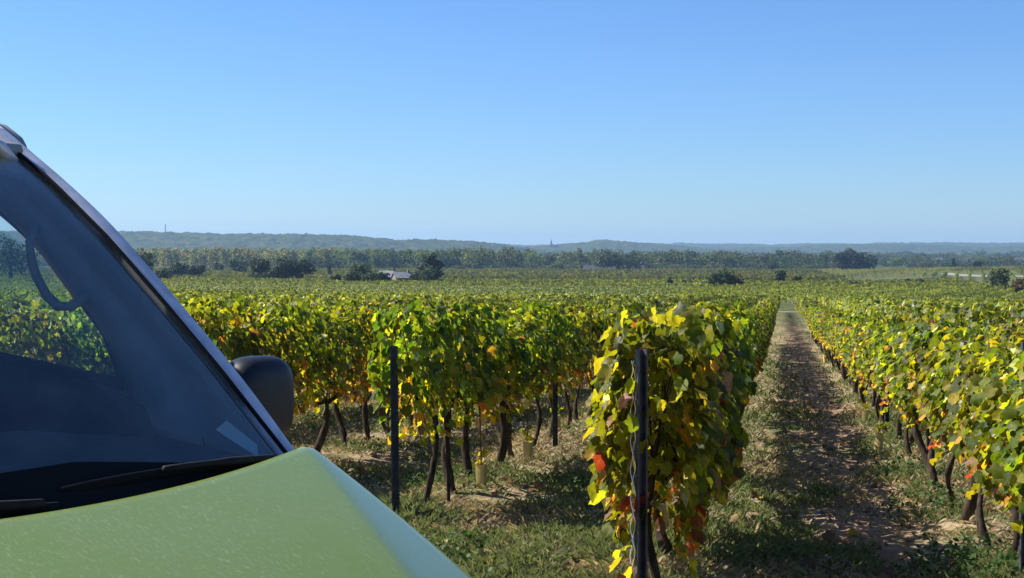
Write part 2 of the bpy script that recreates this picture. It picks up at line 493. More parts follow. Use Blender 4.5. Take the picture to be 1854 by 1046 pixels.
def foliage_mesh(name, seed, n=640, y0=-0.56, y1=0.56, low=None, **kw):
    rs = np.random.RandomState(seed)
    pos, fr, sz = canopy_leaves(rs, n, y0, y1, **kw)
    col = leaf_colors(rs, len(pos), pos[:, 2], low=low or rs.uniform(0.70, 0.92))
    # a branch that has turned
    if rs.rand() < 0.45:
        c = np.array([rs.choice([-0.2, 0.2]), rs.uniform(-0.4, 0.4), rs.uniform(0.8, 1.35)])
        d = np.linalg.norm(pos - c, axis=1)
        m = (d < 0.13)
        col[m] = PAL[rs.choice([3, 4, 5, 4], m.sum())]
    pick = rs.randint(0, len(TEMPL), len(pos))
    bs = [batch(TEMPL[k], pos[pick == k], fr[pick == k], sz[pick == k], col[pick == k]) for k in range(len(TEMPL))]
    V, F, C = cat_batches(bs)
    return np_mesh(name, V, F, M_leaf, C, smooth=True)

def trunk_mesh(name, seed, head=0.62):
    rs = np.random.RandomState(seed)
    n = 15
    z = np.linspace(-0.12, head, n)
    lean = rs.normal(0, 0.10, 2)
    ph = rs.uniform(0, 6.28, 2); amp = rs.uniform(0.015, 0.055, 2)
    x = lean[0] * z / head * 0.6 + amp[0] * np.sin(z * 8 + ph[0]); y = lean[1] * z / head * 1.6 + amp[1] * np.sin(z * 7 + ph[1])
    x -= np.interp(0, z, x); y -= np.interp(0, z, y)
    rr = np.linspace(0.032, 0.022, n) * rs.uniform(0.8, 1.25) * (1 + 0.26 * rs.normal(0, 1, n).clip(-1, 1)); rr[-1] *= 1.25; rr[0] *= 1.3
    parts = [tube_vf(np.column_stack([x, y, z]), rr, 9)]
    top = np.array([x[-1], y[-1], z[-1]])
    for s in (-1, 1):                                   # two arms and canes
        m = 5; t = np.linspace(0, 1, m)
        p = top[None] + np.column_stack([rs.normal(0, 0.02, m), s * t * rs.uniform(0.25, 0.42), -0.02 + t * rs.uniform(0.02, 0.16) + rs.normal(0, 0.012, m)])
        parts.append(tube_vf(p, np.linspace(0.024, 0.010, m), 6))
        for k in range(3):
            b0 = p[rs.randint(1, m)]
            q = b0[None] + np.column_stack([np.linspace(0, rs.normal(0, 0.12), 4), np.linspace(0, rs.normal(0, 0.1), 4), np.linspace(0, rs.uniform(0.3, 0.62), 4)])
            parts.append(tube_vf(q, np.linspace(0.006, 0.003, 4), 4))
    V, F = join_vf(parts)
    return py_mesh(name, V, F, M_bark, smooth=True)

FOLIAGE = [foliage_mesh('foliage', 100 + i, n=int(920 + 110 * (i % 3)), zhi=1.33 + 0.025 * (i % 4), zlo=0.58 + 0.05 * (i % 3)) for i in range(11)]
FOLIAGE_LOW = [foliage_mesh('foliage', 160 + i, n=1350, zhi=1.42, zlo=0.33, low=0.56, size=(0.048, 0.104)) for i in range(3)]
TRUNKS = [trunk_mesh('trunk', 300 + i, head=0.55 + 0.03 * (i % 5)) for i in range(12)]

ORD = ['first', 'second', 'third', 'fourth', 'fifth', 'sixth', 'seventh', 'eighth', 'ninth', 'tenth', 'eleventh', 'twelfth', 'thirteenth', 'fourteenth', 'fifteenth', 'sixteenth', 'seventeenth', 'eighteenth', 'nineteenth', 'twentieth']
ROWS = {  # x, first vine y, count, phrase
    'A': (-0.63, 7.45, 51, 'in the row along the left edge of the path'),
    'R': (1.28, 6.9, 58, 'in the row along the right edge of the path'),
    'B': (-2.60, 10.45, 46, 'in the second row left of the path'),
    'C': (-4.67, 11.4, 40, 'in the third row left of the path'),
    'D': (-6.70, 12.0, 34, 'in the fourth row left of the path'),
    'E': (-8.72, 12.6, 26, 'in the fifth row left of the path'),
    'F': (-10.75, 14.5, 18, 'in the sixth row left of the path'),
    'S': (3.32, 9.2, 16, 'in the second row right of the path'),
    'T': (5.36, 15.0, 10, 'in the third row right of the path'),
}
vrs = np.random.RandomState(77)
row_end = {}
LEAFM = []
for k in range(10):
    tv, tf = TEMPL[k % len(TEMPL)]
    c = PAL[[0, 1, 2, 1, 3, 2, 1, 4, 0, 2][k]]
    LEAFM.append(np_mesh('leaf', tv, tf, M_leaf, np.repeat(c[None], len(tv), 0), smooth=True))
SHOW = {'A': 3, 'R': 4, 'B': 3, 'C': 1}
for key, (rx, y0, cnt, phrase) in ROWS.items():
    y = y0
    for i in range(cnt):
        x = rx + vrs.normal(0, 0.02)
        root = empty('grapevine', (x, y, float(zgr(np.array(x), np.array(y)))))
        flip = vrs.randint(0, 2)
        root.rotation_euler = (0, 0, math.pi * flip + vrs.normal(0, 0.05))
        root.scale = (vrs.uniform(0.9, 1.15), 1.0, vrs.uniform(0.96, 1.05) * (0.95 if key in 'RST' else 1.07 if key in 'CDEF' else 1.03 if key == 'B' else 1.0))
        if key == 'A' and i < 3:
            root.scale = (0.97, 1.0, root.scale[2]); root.location.x += 0.02
        obj('trunk', TRUNKS[vrs.randint(len(TRUNKS))], root)
        fo = obj('foliage', FOLIAGE_LOW[i] if (key == 'A' and i < 3) else FOLIAGE[[1, 2, 4, 5, 7, 8, 10][vrs.randint(7)]] if key == 'R' else FOLIAGE[vrs.randint(len(FOLIAGE))], root); fo['kind'] = 'stuff'
        if i < SHOW.get(key, 0):
            for j in range(44):
                lf = obj('leaf', LEAFM[vrs.choice(10, p=[.12, .16, .16, .14, .05, .12, .12, .02, .05, .06])], root)
                side = (1 if key != 'R' else -1) * (1 if not flip else -1)
                if key == 'A' and i == 0 and j % 2: side = -side
                zz = vrs.uniform(0.72, 1.25) if key != 'A' else vrs.uniform(0.45, 1.28)
                front = (vrs.rand() < 0.5 and i == 0)
                xx = side * vrs.uniform(0.2, 0.32); yy_ = vrs.uniform(-0.5, 0.5)
                if front: xx = vrs.uniform(-0.28, 0.28); yy_ = (-0.52 if not flip else 0.52) + vrs.normal(0, 0.05)
                lf.location = (xx, yy_, zz)
                nr = np.array([[side * vrs.uniform(0.3, 1), vrs.normal(0, 0.4) - (0.6 if not flip else -0.6), vrs.uniform(0, 0.8)]])
                tp = np.array([[side * 0.3, vrs.normal(0, 0.5), -1.0]])
                lf.rotation_euler = Matrix(frames(nr, tp)[0].tolist()).to_euler()
                s_ = vrs.uniform(0.055, 0.088); lf.scale = (s_, s_, s_)
        if i < 20:
            tag(root, f'{ORD[i]} grapevine from the near end {phrase}', 'grapevine', 'grapevines ' + phrase)
        else:
            tag(root, f'small distant grapevine far down {phrase}', 'grapevine', 'far grapevines ' + phrase)
        y += vrs.uniform(0.88, 1.06)
    row_end[rx] = y

# ------------------------------------------------------------------ the other vine rows, one mass
def in_view(x, y, margin=1.25):
    d = x * CF[0] + y * CF[1]; s = x * CR[0] + y * CR[1]
    return (d > 3) & (np.abs(s) < d * 927 / FPX * margin + 3)

def field_leaves(rs, X0, Y0, DX, DY, size, per_m, w, zlo, zhi, dens_col, autumn=0.6, blend=0.0, tone=(0.07, 0.095, 0.022)):
    """leaf clumps along row segments given by start points and direction (unit length pieces)"""
    n = len(X0)
    k = rs.poisson(per_m, n)
    X = np.repeat(X0, k); Y = np.repeat(Y0, k); dx = np.repeat(DX, k); dy = np.repeat(DY, k)
    m = len(X)
    t = rs.rand(m); s = np.where(rs.rand(m) < 0.5, -1.0, 1.0) * rs.rand(m) ** 0.5 * w
    x = X + dx * t - dy * s; y = Y + dy * t + dx * s
    hh = 0.85 + 0.3 * vnoise(x * 0.9, y * 0.9, 13)
    z = (zlo + (zhi - zlo) * rs.rand(m) ** 0.6) * hh
    sd = np.sign(s)
    nrm = np.column_stack([-dy * sd * 0.8 + rs.normal(0, 0.5, m), dx * sd * 0.8 + rs.normal(0, 0.5, m), rs.uniform(0.0, 1.2, m)])
    tip = np.column_stack([rs.normal(0, 0.6, m), rs.normal(0, 0.6, m), -rs.uniform(0.2, 1.0, m)])
    col = leaf_colors(rs, m, z, low=0.75, autumn=autumn)
    lum = col.mean(1, keepdims=True); far_ = np.array([0.085, 0.115, 0.020]) * lum / 0.075
    col = col * (1 - blend) + far_ * blend
    if blend > 0.7:
        col = np.array(tone)[None] * rs.uniform(0.72, 1.28, (m, 1)) * rs.normal(1, 0.05, (m, 3))
    ll = np.hypot(dx, dy)
    rid = np.round((-dy / ll * X + dx / ll * Y) / 1.9)
    rt = _hash(rid, rid * 0 + 3, 17)[:, None]
    if blend > 0:
        col = col * (0.62 + 0.76 * rt)
    big = fbm(x * 0.06, y * 0.06, 41)[:, None]
    col = col * (0.75 + 0.5 * big)
    pos = np.column_stack([x, y, zg(x, y) + z])
    return pos, frames(nrm, tip), size * rs.uniform(0.7, 1.3, m), col

rs = np.random.RandomState(5)
bs = []
# near block: rows along y up to the farm track
xs = [r_ for r_ in np.concatenate([np.arange(1.28, 46, 2.04), np.array([-0.63, -2.60]), np.arange(-4.67, -95, -2.03)])]
SX, SY = [], []
for rx in xs:
    e = [v for k_, v in row_end.items() if abs(k_ - rx) < 0.15]
    start = e[0] - 0.5 if e else (max(13.0, 9.0 + abs(rx) * 0.5))
    yend = float(y_road(np.array(rx))) - 4
    ys = np.arange(start, yend, 1.0)
    SX.append(np.full(len(ys), rx)); SY.append(ys)
SX = np.concatenate(SX); SY = np.concatenate(SY)
k = in_view(SX, SY); SX, SY = SX[k], SY[k]
d = SX * CF[0] + SY * CF[1]
for lo, hi, size, per, zl in ((0, 40, 0.135, 130, 0.7), (40, 65, 0.165, 85, 0.8), (65, 100, 0.21, 50, 0.85), (100, 140, 0.27, 28, 0.85), (140, 400, 0.34, 16, 0.85)):
    q = (d >= lo) & (d < hi)
    if q.any():
        p, f, s, c = field_leaves(rs, SX[q], SY[q], np.zeros(q.sum()), np.ones(q.sum()), size, per, 0.30, zl, 1.5, None, 0.5, 0.0 if lo < 40 else 0.45)
        bs.append(batch(PENTA if lo < 65 else QUAD, p, f, s, c))
V, F, C = cat_batches(bs)
tag(obj('vineyard_rows', np_mesh('vineyard_rows', V, F, M_leaf_far, C)), 'mass of green and yellow vine rows stretching to the farm track', 'vineyard', kind='stuff')
print('near rows tris', len(F))

# blocks beyond the track
def block(poly_test, ang, spacing, step, size, per, w, zl, zh, rng, seed, extent, tone=(0.07, 0.095, 0.022)):
    rs = np.random.RandomState(seed)
    ca, sa = math.sin(ang), math.cos(ang)         # row direction
    u = np.arange(-extent, extent, step); v = np.arange(-extent, extent, spacing)
    U, W_ = np.meshgrid(u, v)
    X = (ca * U - sa * W_).ravel(); Y = (sa * U + ca * W_).ravel()
    d = X * CF[0] + Y * CF[1]
    k = (d > rng[0]) & (d < rng[1]) & in_view(X, Y, 1.2)
    X, Y = X[k], Y[k]
    k = poly_test(X, Y); X, Y = X[k], Y[k]
    n = len(X)
    return field_leaves(rs, X, Y, np.full(n, ca * step), np.full(n, sa * step), size, per, w / step, zl, zh, None, 0.1, 0.8, tone)
beyond = lambda X, Y: Y > y_road(X) + 5
bs = []
def add(*a):
    p, f, s, c = block(*a); bs.append(batch(QUAD, p, f, s, c)); print('block', len(p))
# rows running away to the right across the track, then cross-rows, then far rows
right1 = lambda X, Y: beyond(X, Y) & (X > -15) & (Y < 300)
left1 = lambda X, Y: beyond(X, Y) & (X <= -15) & (Y < 300)
add(right1, R(10), 2.9, 1.0, 0.27, 13, 0.26, 0.6, 1.55, (120, 330), 11, 450, (0.125, 0.155, 0.028))
add(left1, R(-50), 2.4, 1.0, 0.29, 10, 0.28, 0.65, 1.5, (120, 340), 12, 450, (0.125, 0.155, 0.028))
_la = np.array([(p[0], p[1]) for p in pa])
def off_lane(X, Y):
    d_ = np.full(len(X), 1e9)
    for k in range(len(_la) - 1):
        a_, b_ = _la[k], _la[k + 1]; ab = b_ - a_
        t = np.clip(((X - a_[0]) * ab[0] + (Y - a_[1]) * ab[1]) / (ab @ ab), 0, 1)
        d_ = np.minimum(d_, np.hypot(X - a_[0] - t * ab[0], Y - a_[1] - t * ab[1]))
    return d_ > 6.5
mid = lambda X, Y: off_lane(X, Y) & (Y >= 304) & (Y < np.where(X > 50, 600, 470)) & (vnoise(X * 0.011, Y * 0.011, 4) < 0.86)
add(lambda X, Y: mid(X, Y) & (X > 50), R(7), 4.2, 2.0, 0.50, 14, 0.36, 0.2, 1.7, (280, 640), 13, 700, (0.075, 0.105, 0.030))
add(lambda X, Y: mid(X, Y) & (X <= 50), R(72), 3.2, 2.0, 0.5, 6, 0.4, 0.5, 1.6, (280, 520), 14, 620, (0.118, 0.142, 0.036))
V, F, C = cat_batches(bs)
tag(obj('middle_vineyard', np_mesh('middle_vineyard', V, F, M_leaf_far, C)), 'green vine blocks beyond the farm track', 'vineyard', kind='stuff')
bs = []
far = lambda X, Y: off_lane(X, Y) & (Y >= np.where(X > 20, 604, 474)) & (vnoise(X * 0.006, Y * 0.009, 6) < 0.8)
add(lambda X, Y: far(X, Y) & (X > 20), R(12), 9.0, 4.0, 0.95, 8, 0.7, 0.2, 1.8, (470, 1000), 15, 1150, (0.095, 0.118, 0.040))
add(lambda X, Y: far(X, Y) & (X <= 20), R(80), 8.0, 4.0, 1.1, 5, 0.8, 0.2, 1.7, (470, 1000), 16, 1150, (0.105, 0.125, 0.042))
V, F, C = cat_batches(bs)
tag(obj('far_vineyard', np_mesh('far_vineyard', V, F, M_leaf_far, C * 0.9)), 'far vine plots in front of the wooded belt', 'vineyard', kind='stuff')

# ------------------------------------------------------------------ posts, wires, guards
def post_mesh(name, h, w=0.036, dep=0.034, t=0.003):
    # open channel section, open side towards -y; small hooks punched on the flanges
    prof = [(-w / 2, -dep), (-w / 2, 0), (w / 2, 0), (w / 2, -dep), (w / 2 + 0.010, -dep), (w / 2 + 0.010, -dep + t), (w / 2 + t, -dep + t), (w / 2 + t, t), (-w / 2 - t, t), (-w / 2 - t, -dep + t), (-w / 2 - 0.010, -dep + t), (-w / 2 - 0.010, -dep)]
    n = len(prof)
    V = [(x, y, -0.3) for x, y in prof] + [(x, y, h) for x, y in prof]
    F = [(i, (i + 1) % n, n + (i + 1) % n, n + i) for i in range(n)] + [tuple(range(n, 2 * n))]
    parts = [(V, F)]
    z = 0.25
    while z < h - 0.05:
        for s in (-1, 1):
            parts.append(box_vf((s * (w / 2 + t + 0.004), -dep * 0.5, z), (0.006, 0.012, 0.020)))
        z += 0.13
    return join_vf(parts)
posts = [('A', -0.667, 6.95, 1.355, R(38), 'dark steel end post with twisted wire, standing left of the path'),
         ('B', -2.655, 9.95, 1.27, R(15), 'dark steel end post standing just past the van bonnet'),
         ('C', -4.67, 11.0, 1.35, R(10), 'steel end post of the third row beside the van mirror'),
         ('D', -6.70, 11.6, 1.35, R(10), 'steel end post of the fourth row seen behind the van pillar'),
         ('R', 1.28, 8.28, 1.38, R(20), 'dark steel post low in the right corner of the picture')]
pv, pf = post_mesh('post', 1.385)
PM = py_mesh('trellis_post', pv, pf, M_steel); PMD = py_mesh('trellis_post_dark', pv, pf, M_steel_dark)
for key, x, y, h, rz, lab in posts:
    o = obj('trellis_post', PMD, None, (x, y, float(zg(0, y)))); o.rotation_euler = (R(1.0), R(-0.6), rz); o.scale = (1, 1, h / 1.385)
    tag(o, lab, 'post', 'steel trellis posts')
mids = [('B', -2.40, 15.6, 'second steel post in the second row left of the path'), ('C', -4.67, 17.2, 'thin steel post behind the trunks of the third row left of the path'),
        ('R', 1.30, 13.7, 'second steel post among the trunks of the right row'), ('R', 1.30, 19.2, 'third steel post among the trunks of the right row'), ('R', 1.30, 24.8, 'fourth steel post far along the right row'),
        ('A', -0.64, 13.2, 'second steel post inside the row left of the path'), ('B', -2.58, 21.7, 'third steel post in the second row left of the path')]
for key, x, y, lab in mids:
    o = obj('trellis_post', PMD, None, (x, y, float(zg(0, y)))); o.rotation_euler = (0, 0, R(15))
    tag(o, lab, 'post', 'steel trellis posts')

for key, rx, yA in (('A', -0.64, 6.95), ('B', -2.64, 9.95), ('C', -4.67, 11.0), ('R', 1.28, 6.6)):
    nm = {'A': 'the row left of the path', 'B': 'the second row left of the path', 'C': 'the third row left of the path', 'R': 'the row right of the path'}[key]
    for hgt, what in ((0.62, 'low'), (1.02, 'middle'), (1.33, 'top')):
        ys = np.arange(yA, 45, 1.4)
        pts = [(rx + 0.03, yv, float(zg(0, yv)) + hgt - 0.012 * math.sin((yv - yA) * 1.1) ** 2) for yv in ys]
        v, f = tube_vf(pts, 0.0028, 5)
        tag(obj('trellis_wire', py_mesh('trellis_wire', v, f, M_wire)), f'{what} galvanised wire strung along {nm}', 'wire', 'trellis wires')
# twisted wire and chain hanging down the end post of row A
parts = []
for ph, ox in ((0, -0.030), (2.4, -0.018)):
    zs = np.linspace(1.30, 0.02, 90)
    pts = [(-0.667 + ox + 0.006 * math.sin(zv * 46 + ph), 6.95 - 0.040 + 0.006 * math.cos(zv * 46 + ph), float(zg(0, 6.95)) + zv) for zv in zs]
    parts.append(tube_vf(pts, 0.0028, 5))
v, f = join_vf(parts)
tag(obj('twisted_wire', py_mesh('twisted_wire', v, f, mat('bright_wire', (0.7, 0.72, 0.74), 0.3, 0.9))), 'twisted bright wire hanging down the dark end post left of the path', 'wire')

def guard(px, py, rx, lab, h=0.20):
    d_ = None
    ys = np.linspace(8, 40, 3000)
    sx = rx * CR[0] + ys * CR[1]; dd = rx * CF[0] + ys * CF[1]
    y = float(ys[np.argmin(np.abs(927 + sx / dd * FPX - px))])
    rs = np.random.RandomState(int(px))
    root = empty('vine_guard', (rx, y, float(zgr(np.array(rx), np.array(y)))), rs.uniform(0, 1.5))
    root.rotation_euler = (R(rs.normal(0, 5)), R(rs.normal(0, 5)), rs.uniform(0, 1.5))
    w = 0.034
    prof = [(-w, -w), (w, -w), (w, w), (-w, w)]; inn = [(a_ * 0.9, b_ * 0.9) for a_, b_ in prof]
    V = [(a_, b_, -0.03) for a_, b_ in prof] + [(a_ * 1.05, b_ * 1.05, h) for a_, b_ in prof] + [(a_ * 1.05, b_ * 1.05, h) for a_, b_ in inn] + [(a_, b_, -0.03) for a_, b_ in inn]
    F = []
    for i in range(4):
        j = (i + 1) % 4
        F += [(i, j, 4 + j, 4 + i), (4 + i, 4 + j, 8 + j, 8 + i), (8 + i, 8 + j, 12 + j, 12 + i)]
    bevel(obj('sleeve', py_mesh('sleeve', V, F, M_guard), root), 0.006)
    v, f = tube_vf([(0, 0, -0.1), (0.005, 0.003, 0.5), (0.0, 0.01, 1.05)], [0.006, 0.006, 0.005], 6)
    obj('cane', py_mesh('cane', v, f, M_cane), root)
    pos = np.column_stack([rs.normal(0, 0.03, 9), rs.normal(0, 0.03, 9), rs.uniform(h, h + 0.12, 9)])
    V, F, C = batch(TEMPL[0], pos, frames(rs.normal(0, 1, (9, 3)) + (0, 0, 1), rs.normal(0, 1, (9, 3))), np.full(9, 0.06), np.repeat(PAL[2:3], 9, 0))
    s_ = obj('sprout', np_mesh('sprout', V, F, M_leaf, C), root); s_['kind'] = 'stuff'
    tag(root, lab, 'vine guard', 'plastic guards round young vines')
guard(872, 890, -2.40, 'yellow plastic vine guard with green sprout in weeds beside the near trunks')
guard(957, 830, -2.45, 'orange yellow vine guard between the trunks of the second row left of the path')
guard(1008, 806, -2.70, 'pale vine guard just behind the second post left of the path')
guard(1078, 760, -2.70, 'small vine guard behind the bent trunks left of the path')
guard(1592, 760, 1.02, 'yellow vine guard leaning at the foot of the right row')
guard(1568, 730, 1.10, 'cream vine guard standing next to grass at the right row')
guard(1492, 655, 1.12, 'small pale vine guard far along the right row')
for px_, x_, y_, lab in ((765, -2.45, 10.75, 'thin wooden stake beside the dark post past the bonnet'),):
    v, f = tube_vf([(0, 0, -0.2), (-0.02, 0, 0.35), (-0.035, 0.0, 0.72)], [0.016, 0.015, 0.013], 7)
    tag(obj('stake', py_mesh('stake', v, f, M_bark), None, (x_, y_, float(zg(0, y_)))), lab, 'stake')

# ------------------------------------------------------------------ grass, weeds, fallen leaves, clods
rs = np.random.RandomState(9)
def scatter(n, y0, y1):
    """points over the ground in view, denser close by"""
    d = 1.0 / rs.uniform(1.0 / y1, 1.0 / y0, n)
    s = rs.uniform(-1.3, 1.3, n) * (d + 1.5) * 927 / FPX
    x = CR[0] * s + CF[0] * d; y = CR[1] * s + CF[1] * d
    return x, y, d
def blades(n, y0, y1, lmin, lmax, wid):
    x, y, d = scatter(n, y0, y1)
    cl = fbm(x * 2.2, y * 2.2, 31, 3); big = fbm(x * 0.7, y * 0.7, 33, 3)
    path = 1.25 * np.exp(-((x - 0.60) / 0.42) ** 2) + 0.55 * np.exp(-((x + 3.75) / 0.45) ** 2)
    keep = rs.rand(n) < np.clip(0.25 + 1.6 * (cl - 0.38) * 2 + 0.25 - 0.95 * path, 0.03, 1)
    x, y, d, cl, big = x[keep], y[keep], d[keep], cl[keep], big[keep]
    m = len(x)
    # tufts: pull blades together
    gxs = np.round(x / 0.09) * 0.09 + (_hash(np.round(x / 0.09), np.round(y / 0.09), 2) - 0.5) * 0.07
    gys = np.round(y / 0.09) * 0.09 + (_hash(np.round(x / 0.09), np.round(y / 0.09), 5) - 0.5) * 0.07
    pull = rs.uniform(0.3, 0.95, m)
    x = x + (gxs - x) * pull; y = y + (gys - y) * pull
    greenish = np.clip((fbm(x * 1.1, y * 1.1, 51, 3) - 0.47) * 6 + 0.36 + 0.35 * np.exp(-((x - 1.15) / 0.3) ** 2) + 0.2 * np.exp(-((x + 0.4) / 0.3) ** 2), 0.08, 0.95)
    g = rs.rand(m) < greenish
    ln = rs.uniform(lmin, lmax, m) * (0.6 + 0.9 * big) * np.where(g, 1.0, 0.9)
    th = rs.uniform(0, 2 * np.pi, m)
    tilt = np.where(g, rs.uniform(0.1, 0.9, m), rs.uniform(0.4, 1.35, m))
    dirx, diry = np.cos(th) * np.sin(tilt), np.sin(th) * np.sin(tilt); dz = np.cos(tilt)
    z = zgr(x, y) - 0.005
    wv = wid * rs.uniform(0.6, 1.4, m) * np.maximum(1, d / 11)
    px_, py_ = -np.sin(th) * wv, np.cos(th) * wv
    base = np.column_stack([x, y, z]); side = np.column_stack([px_, py_, px_ * 0])
    up = np.column_stack([dirx, diry, dz]) * ln[:, None]
    droop = np.column_stack([dirx, diry, -0.35 * np.abs(dz) - 0.1]) * (ln * 0.35)[:, None]
    v = np.stack([base - side, base + side, base + up * 0.6 + side * 0.6, base + up + droop], 1)
    f = np.array([(0, 1, 2), (0, 2, 3)])[None] + (np.arange(m) * 4)[:, None, None]
    cg = np.array([0.095, 0.130, 0.040]); cy_ = np.array([0.20, 0.21, 0.085]); cs = np.array([0.41, 0.33, 0.20]); cb = np.array([0.27, 0.19, 0.115])
    mixv = rs.rand(m)[:, None]
    col = np.where(g[:, None], cg * (1 - mixv) + cy_ * mixv, cs * (1 - mixv) + cb * mixv) * rs.uniform(0.7, 1.25, (m, 1))
    return v.reshape(-1, 3), f.reshape(-1, 3), np.repeat(col, 4, 0)
V, F, C = cat_batches([blades(330000, 6.5, 22, 0.05, 0.14, 0.0022), blades(80000, 20, 75, 0.07, 0.18, 0.004)])
tag(obj('grass', np_mesh('grass', V, F, M_grass, C)), 'dry straw coloured and green grass between the vine rows', 'grass', kind='stuff')
print('grass tris', len(F))

# broad-leaved weeds in dark green clumps
x, y, d = scatter(4200, 7.0, 40)
wn_ = fbm(x * 0.8, y * 0.8, 61, 3) + 0.25 * np.exp(-((x - 1.05) / 0.35) ** 2) + 0.10 * np.exp(-((x + 1.7) / 0.5) ** 2) - 0.2 * np.exp(-((x - 0.5) / 0.35) ** 2)
k = wn_ > 0.62; x, y = x[k], y[k]
m = 16
X = np.repeat(x, m) + rs.normal(0, 0.05, len(x) * m); Y = np.repeat(y, m) + rs.normal(0, 0.05, len(x) * m)
n_ = len(X)
pos = np.column_stack([X, Y, zgr(X, Y) + rs.uniform(0.01, 0.13, n_)])
col = np.array([0.050, 0.095, 0.022]) * rs.uniform(0.6, 1.6, (n_, 1))
V, F, C = batch(PENTA, pos, frames(rs.normal(0, 0.6, (n_, 3)) + (0, 0, 0.8), rs.normal(0, 1, (n_, 3))), rs.uniform(0.014, 0.038, n_), col)
tag(obj('weeds', np_mesh('weeds', V, F, M_grass, C)), 'dark green broad leaved weeds in clumps between the rows', 'weeds', kind='stuff')

x, y, d = scatter(1700, 7.0, 45)
n_ = len(x)
pos = np.column_stack([x, y, zgr(x, y) + rs.uniform(0.008, 0.05, n_)])
col = np.array([(0.22, 0.14, 0.08), (0.34, 0.25, 0.15), (0.30, 0.10, 0.05), (0.40, 0.30, 0.06), (0.13, 0.08, 0.05)])[rs.choice(5, n_, p=[.35, .3, .07, .08, .2])]
V, F, C = batch(TEMPL[3], pos, frames(rs.normal(0, 0.5, (n_, 3)) + (0, 0, 1), rs.normal(0, 1, (n_, 3))), rs.uniform(0.04, 0.10, n_), col)
tag(obj('fallen_leaves', np_mesh('fallen_leaves', V, F, M_grass, C)), 'dry brown leaves fallen on the ground', 'leaves', kind='stuff')

x, y, d = scatter(11000, 7.0, 40)
k = rs.rand(len(x)) < np.exp(-((x - 0.6) / 0.45) ** 2) + 0.6 * np.exp(-((x + 3.7) / 0.5) ** 2) + 0.06
x, y = x[k], y[k]; n_ = len(x)
ico = np.array([(0, 0, 1), (0.9, 0, 0.3), (0.28, 0.85, 0.35), (-0.72, 0.52, 0.25), (-0.72, -0.52, 0.35), (0.28, -0.85, 0.3), (0, 0, -0.6)])
icf = np.array([(0, 1, 2), (0, 2, 3), (0, 3, 4), (0, 4, 5), (0, 5, 1), (6, 2, 1), (6, 3, 2), (6, 4, 3), (6, 5, 4), (6, 1, 5)])
pos = np.column_stack([x, y, zgr(x, y)])
col = np.array([0.29, 0.195, 0.125]) * rs.uniform(0.6, 1.3, (n_, 1))
V, F, C = batch((ico, icf), pos, frames(rs.normal(0, 0.4, (n_, 3)) + (0, 0, 1), rs.normal(0, 1, (n_, 3))), rs.gamma(2.0, 0.008, n_).clip(0.006, 0.05), col)
tag(obj('soil_clods', np_mesh('soil_clods', V, F, gm, C)), 'clods of brown soil on the bare path between the rows', 'soil', kind='stuff')

# ------------------------------------------------------------------ trees
def crown_leaves(rs, c, w, h, n, size, shape='round', base=(0.035, 0.060, 0.018), lobes=9):
    """leaf clumps over a few uneven lobes; c = base centre"""
    L_ = []
    for i in range(lobes):
        if shape == 'round':
            t = rs.uniform(0.30, 0.78); a = rs.uniform(0, 6.28); r_ = (w / 2) * rs.uniform(0.2, 0.62)
            L_.append((r_ * math.cos(a), r_ * math.sin(a), h * t, w * rs.uniform(0.20, 0.34), h * rs.uniform(0.16, 0.26)))
        elif shape == 'bush':
            t = rs.uniform(0.15, 0.72); a = rs.uniform(0, 6.28); r_ = (w / 2) * rs.uniform(0.1, 0.7)
            L_.append((r_ * math.cos(a), r_ * math.sin(a), h * t, w * rs.uniform(0.18, 0.32), h * rs.uniform(0.2, 0.32)))
        elif shape == 'block':
            t = rs.uniform(0.12, 0.80); a = rs.uniform(0, 6.28); r_ = (w / 2) * rs.uniform(0.3, 0.74)
            L_.append((r_ * math.cos(a), r_ * math.sin(a), h * t, w * rs.uniform(0.18, 0.27), h * rs.uniform(0.16, 0.24)))
        elif shape == 'column':
            t = (i + 0.5) / lobes; L_.append((rs.normal(0, w * 0.08), rs.normal(0, w * 0.08), h * (0.12 + 0.8 * t), w * (0.42 - 0.22 * t) * rs.uniform(0.8, 1.2), h * 0.9 / lobes))
        elif shape == 'cedar':
            t = (i + 0.5) / lobes; a = rs.uniform(0, 6.28); r_ = w * 0.33 * (1.05 - t) * rs.uniform(0.2, 1.2)
            L_.append((r_ * math.cos(a), r_ * math.sin(a), h * (0.12 + 0.80 * t), w * 0.5 * (1.12 - t) * rs.uniform(0.5, 0.85), h * 0.055))
    L_ = np.array(L_)
    pk = rs.choice(len(L_), n, p=(L_[:, 3] ** 2 * L_[:, 4]) ** 0.6 / ((L_[:, 3] ** 2 * L_[:, 4]) ** 0.6).sum())
    q = rs.normal(0, 1, (n, 3)); q /= np.linalg.norm(q, axis=1, keepdims=True)
    rr = rs.uniform(0.55, 1.08, (n, 1))
    pos = L_[pk, :3] + q * rr * np.column_stack([L_[pk, 3], L_[pk, 3], L_[pk, 4]])
    pos[:, 2] = np.maximum(pos[:, 2], 0.02 * h)
    nrm = q + rs.normal(0, 0.6, (n, 3))
    col = np.array(base)[None] * rs.uniform(0.6, 1.5, (n, 1)) * rs.normal(1, 0.08, (len(L_), 3))[pk]
    return pos + np.asarray(c)[None], frames(nrm, rs.normal(0, 1, (n, 3))), size * rs.uniform(0.6, 1.4, n), col

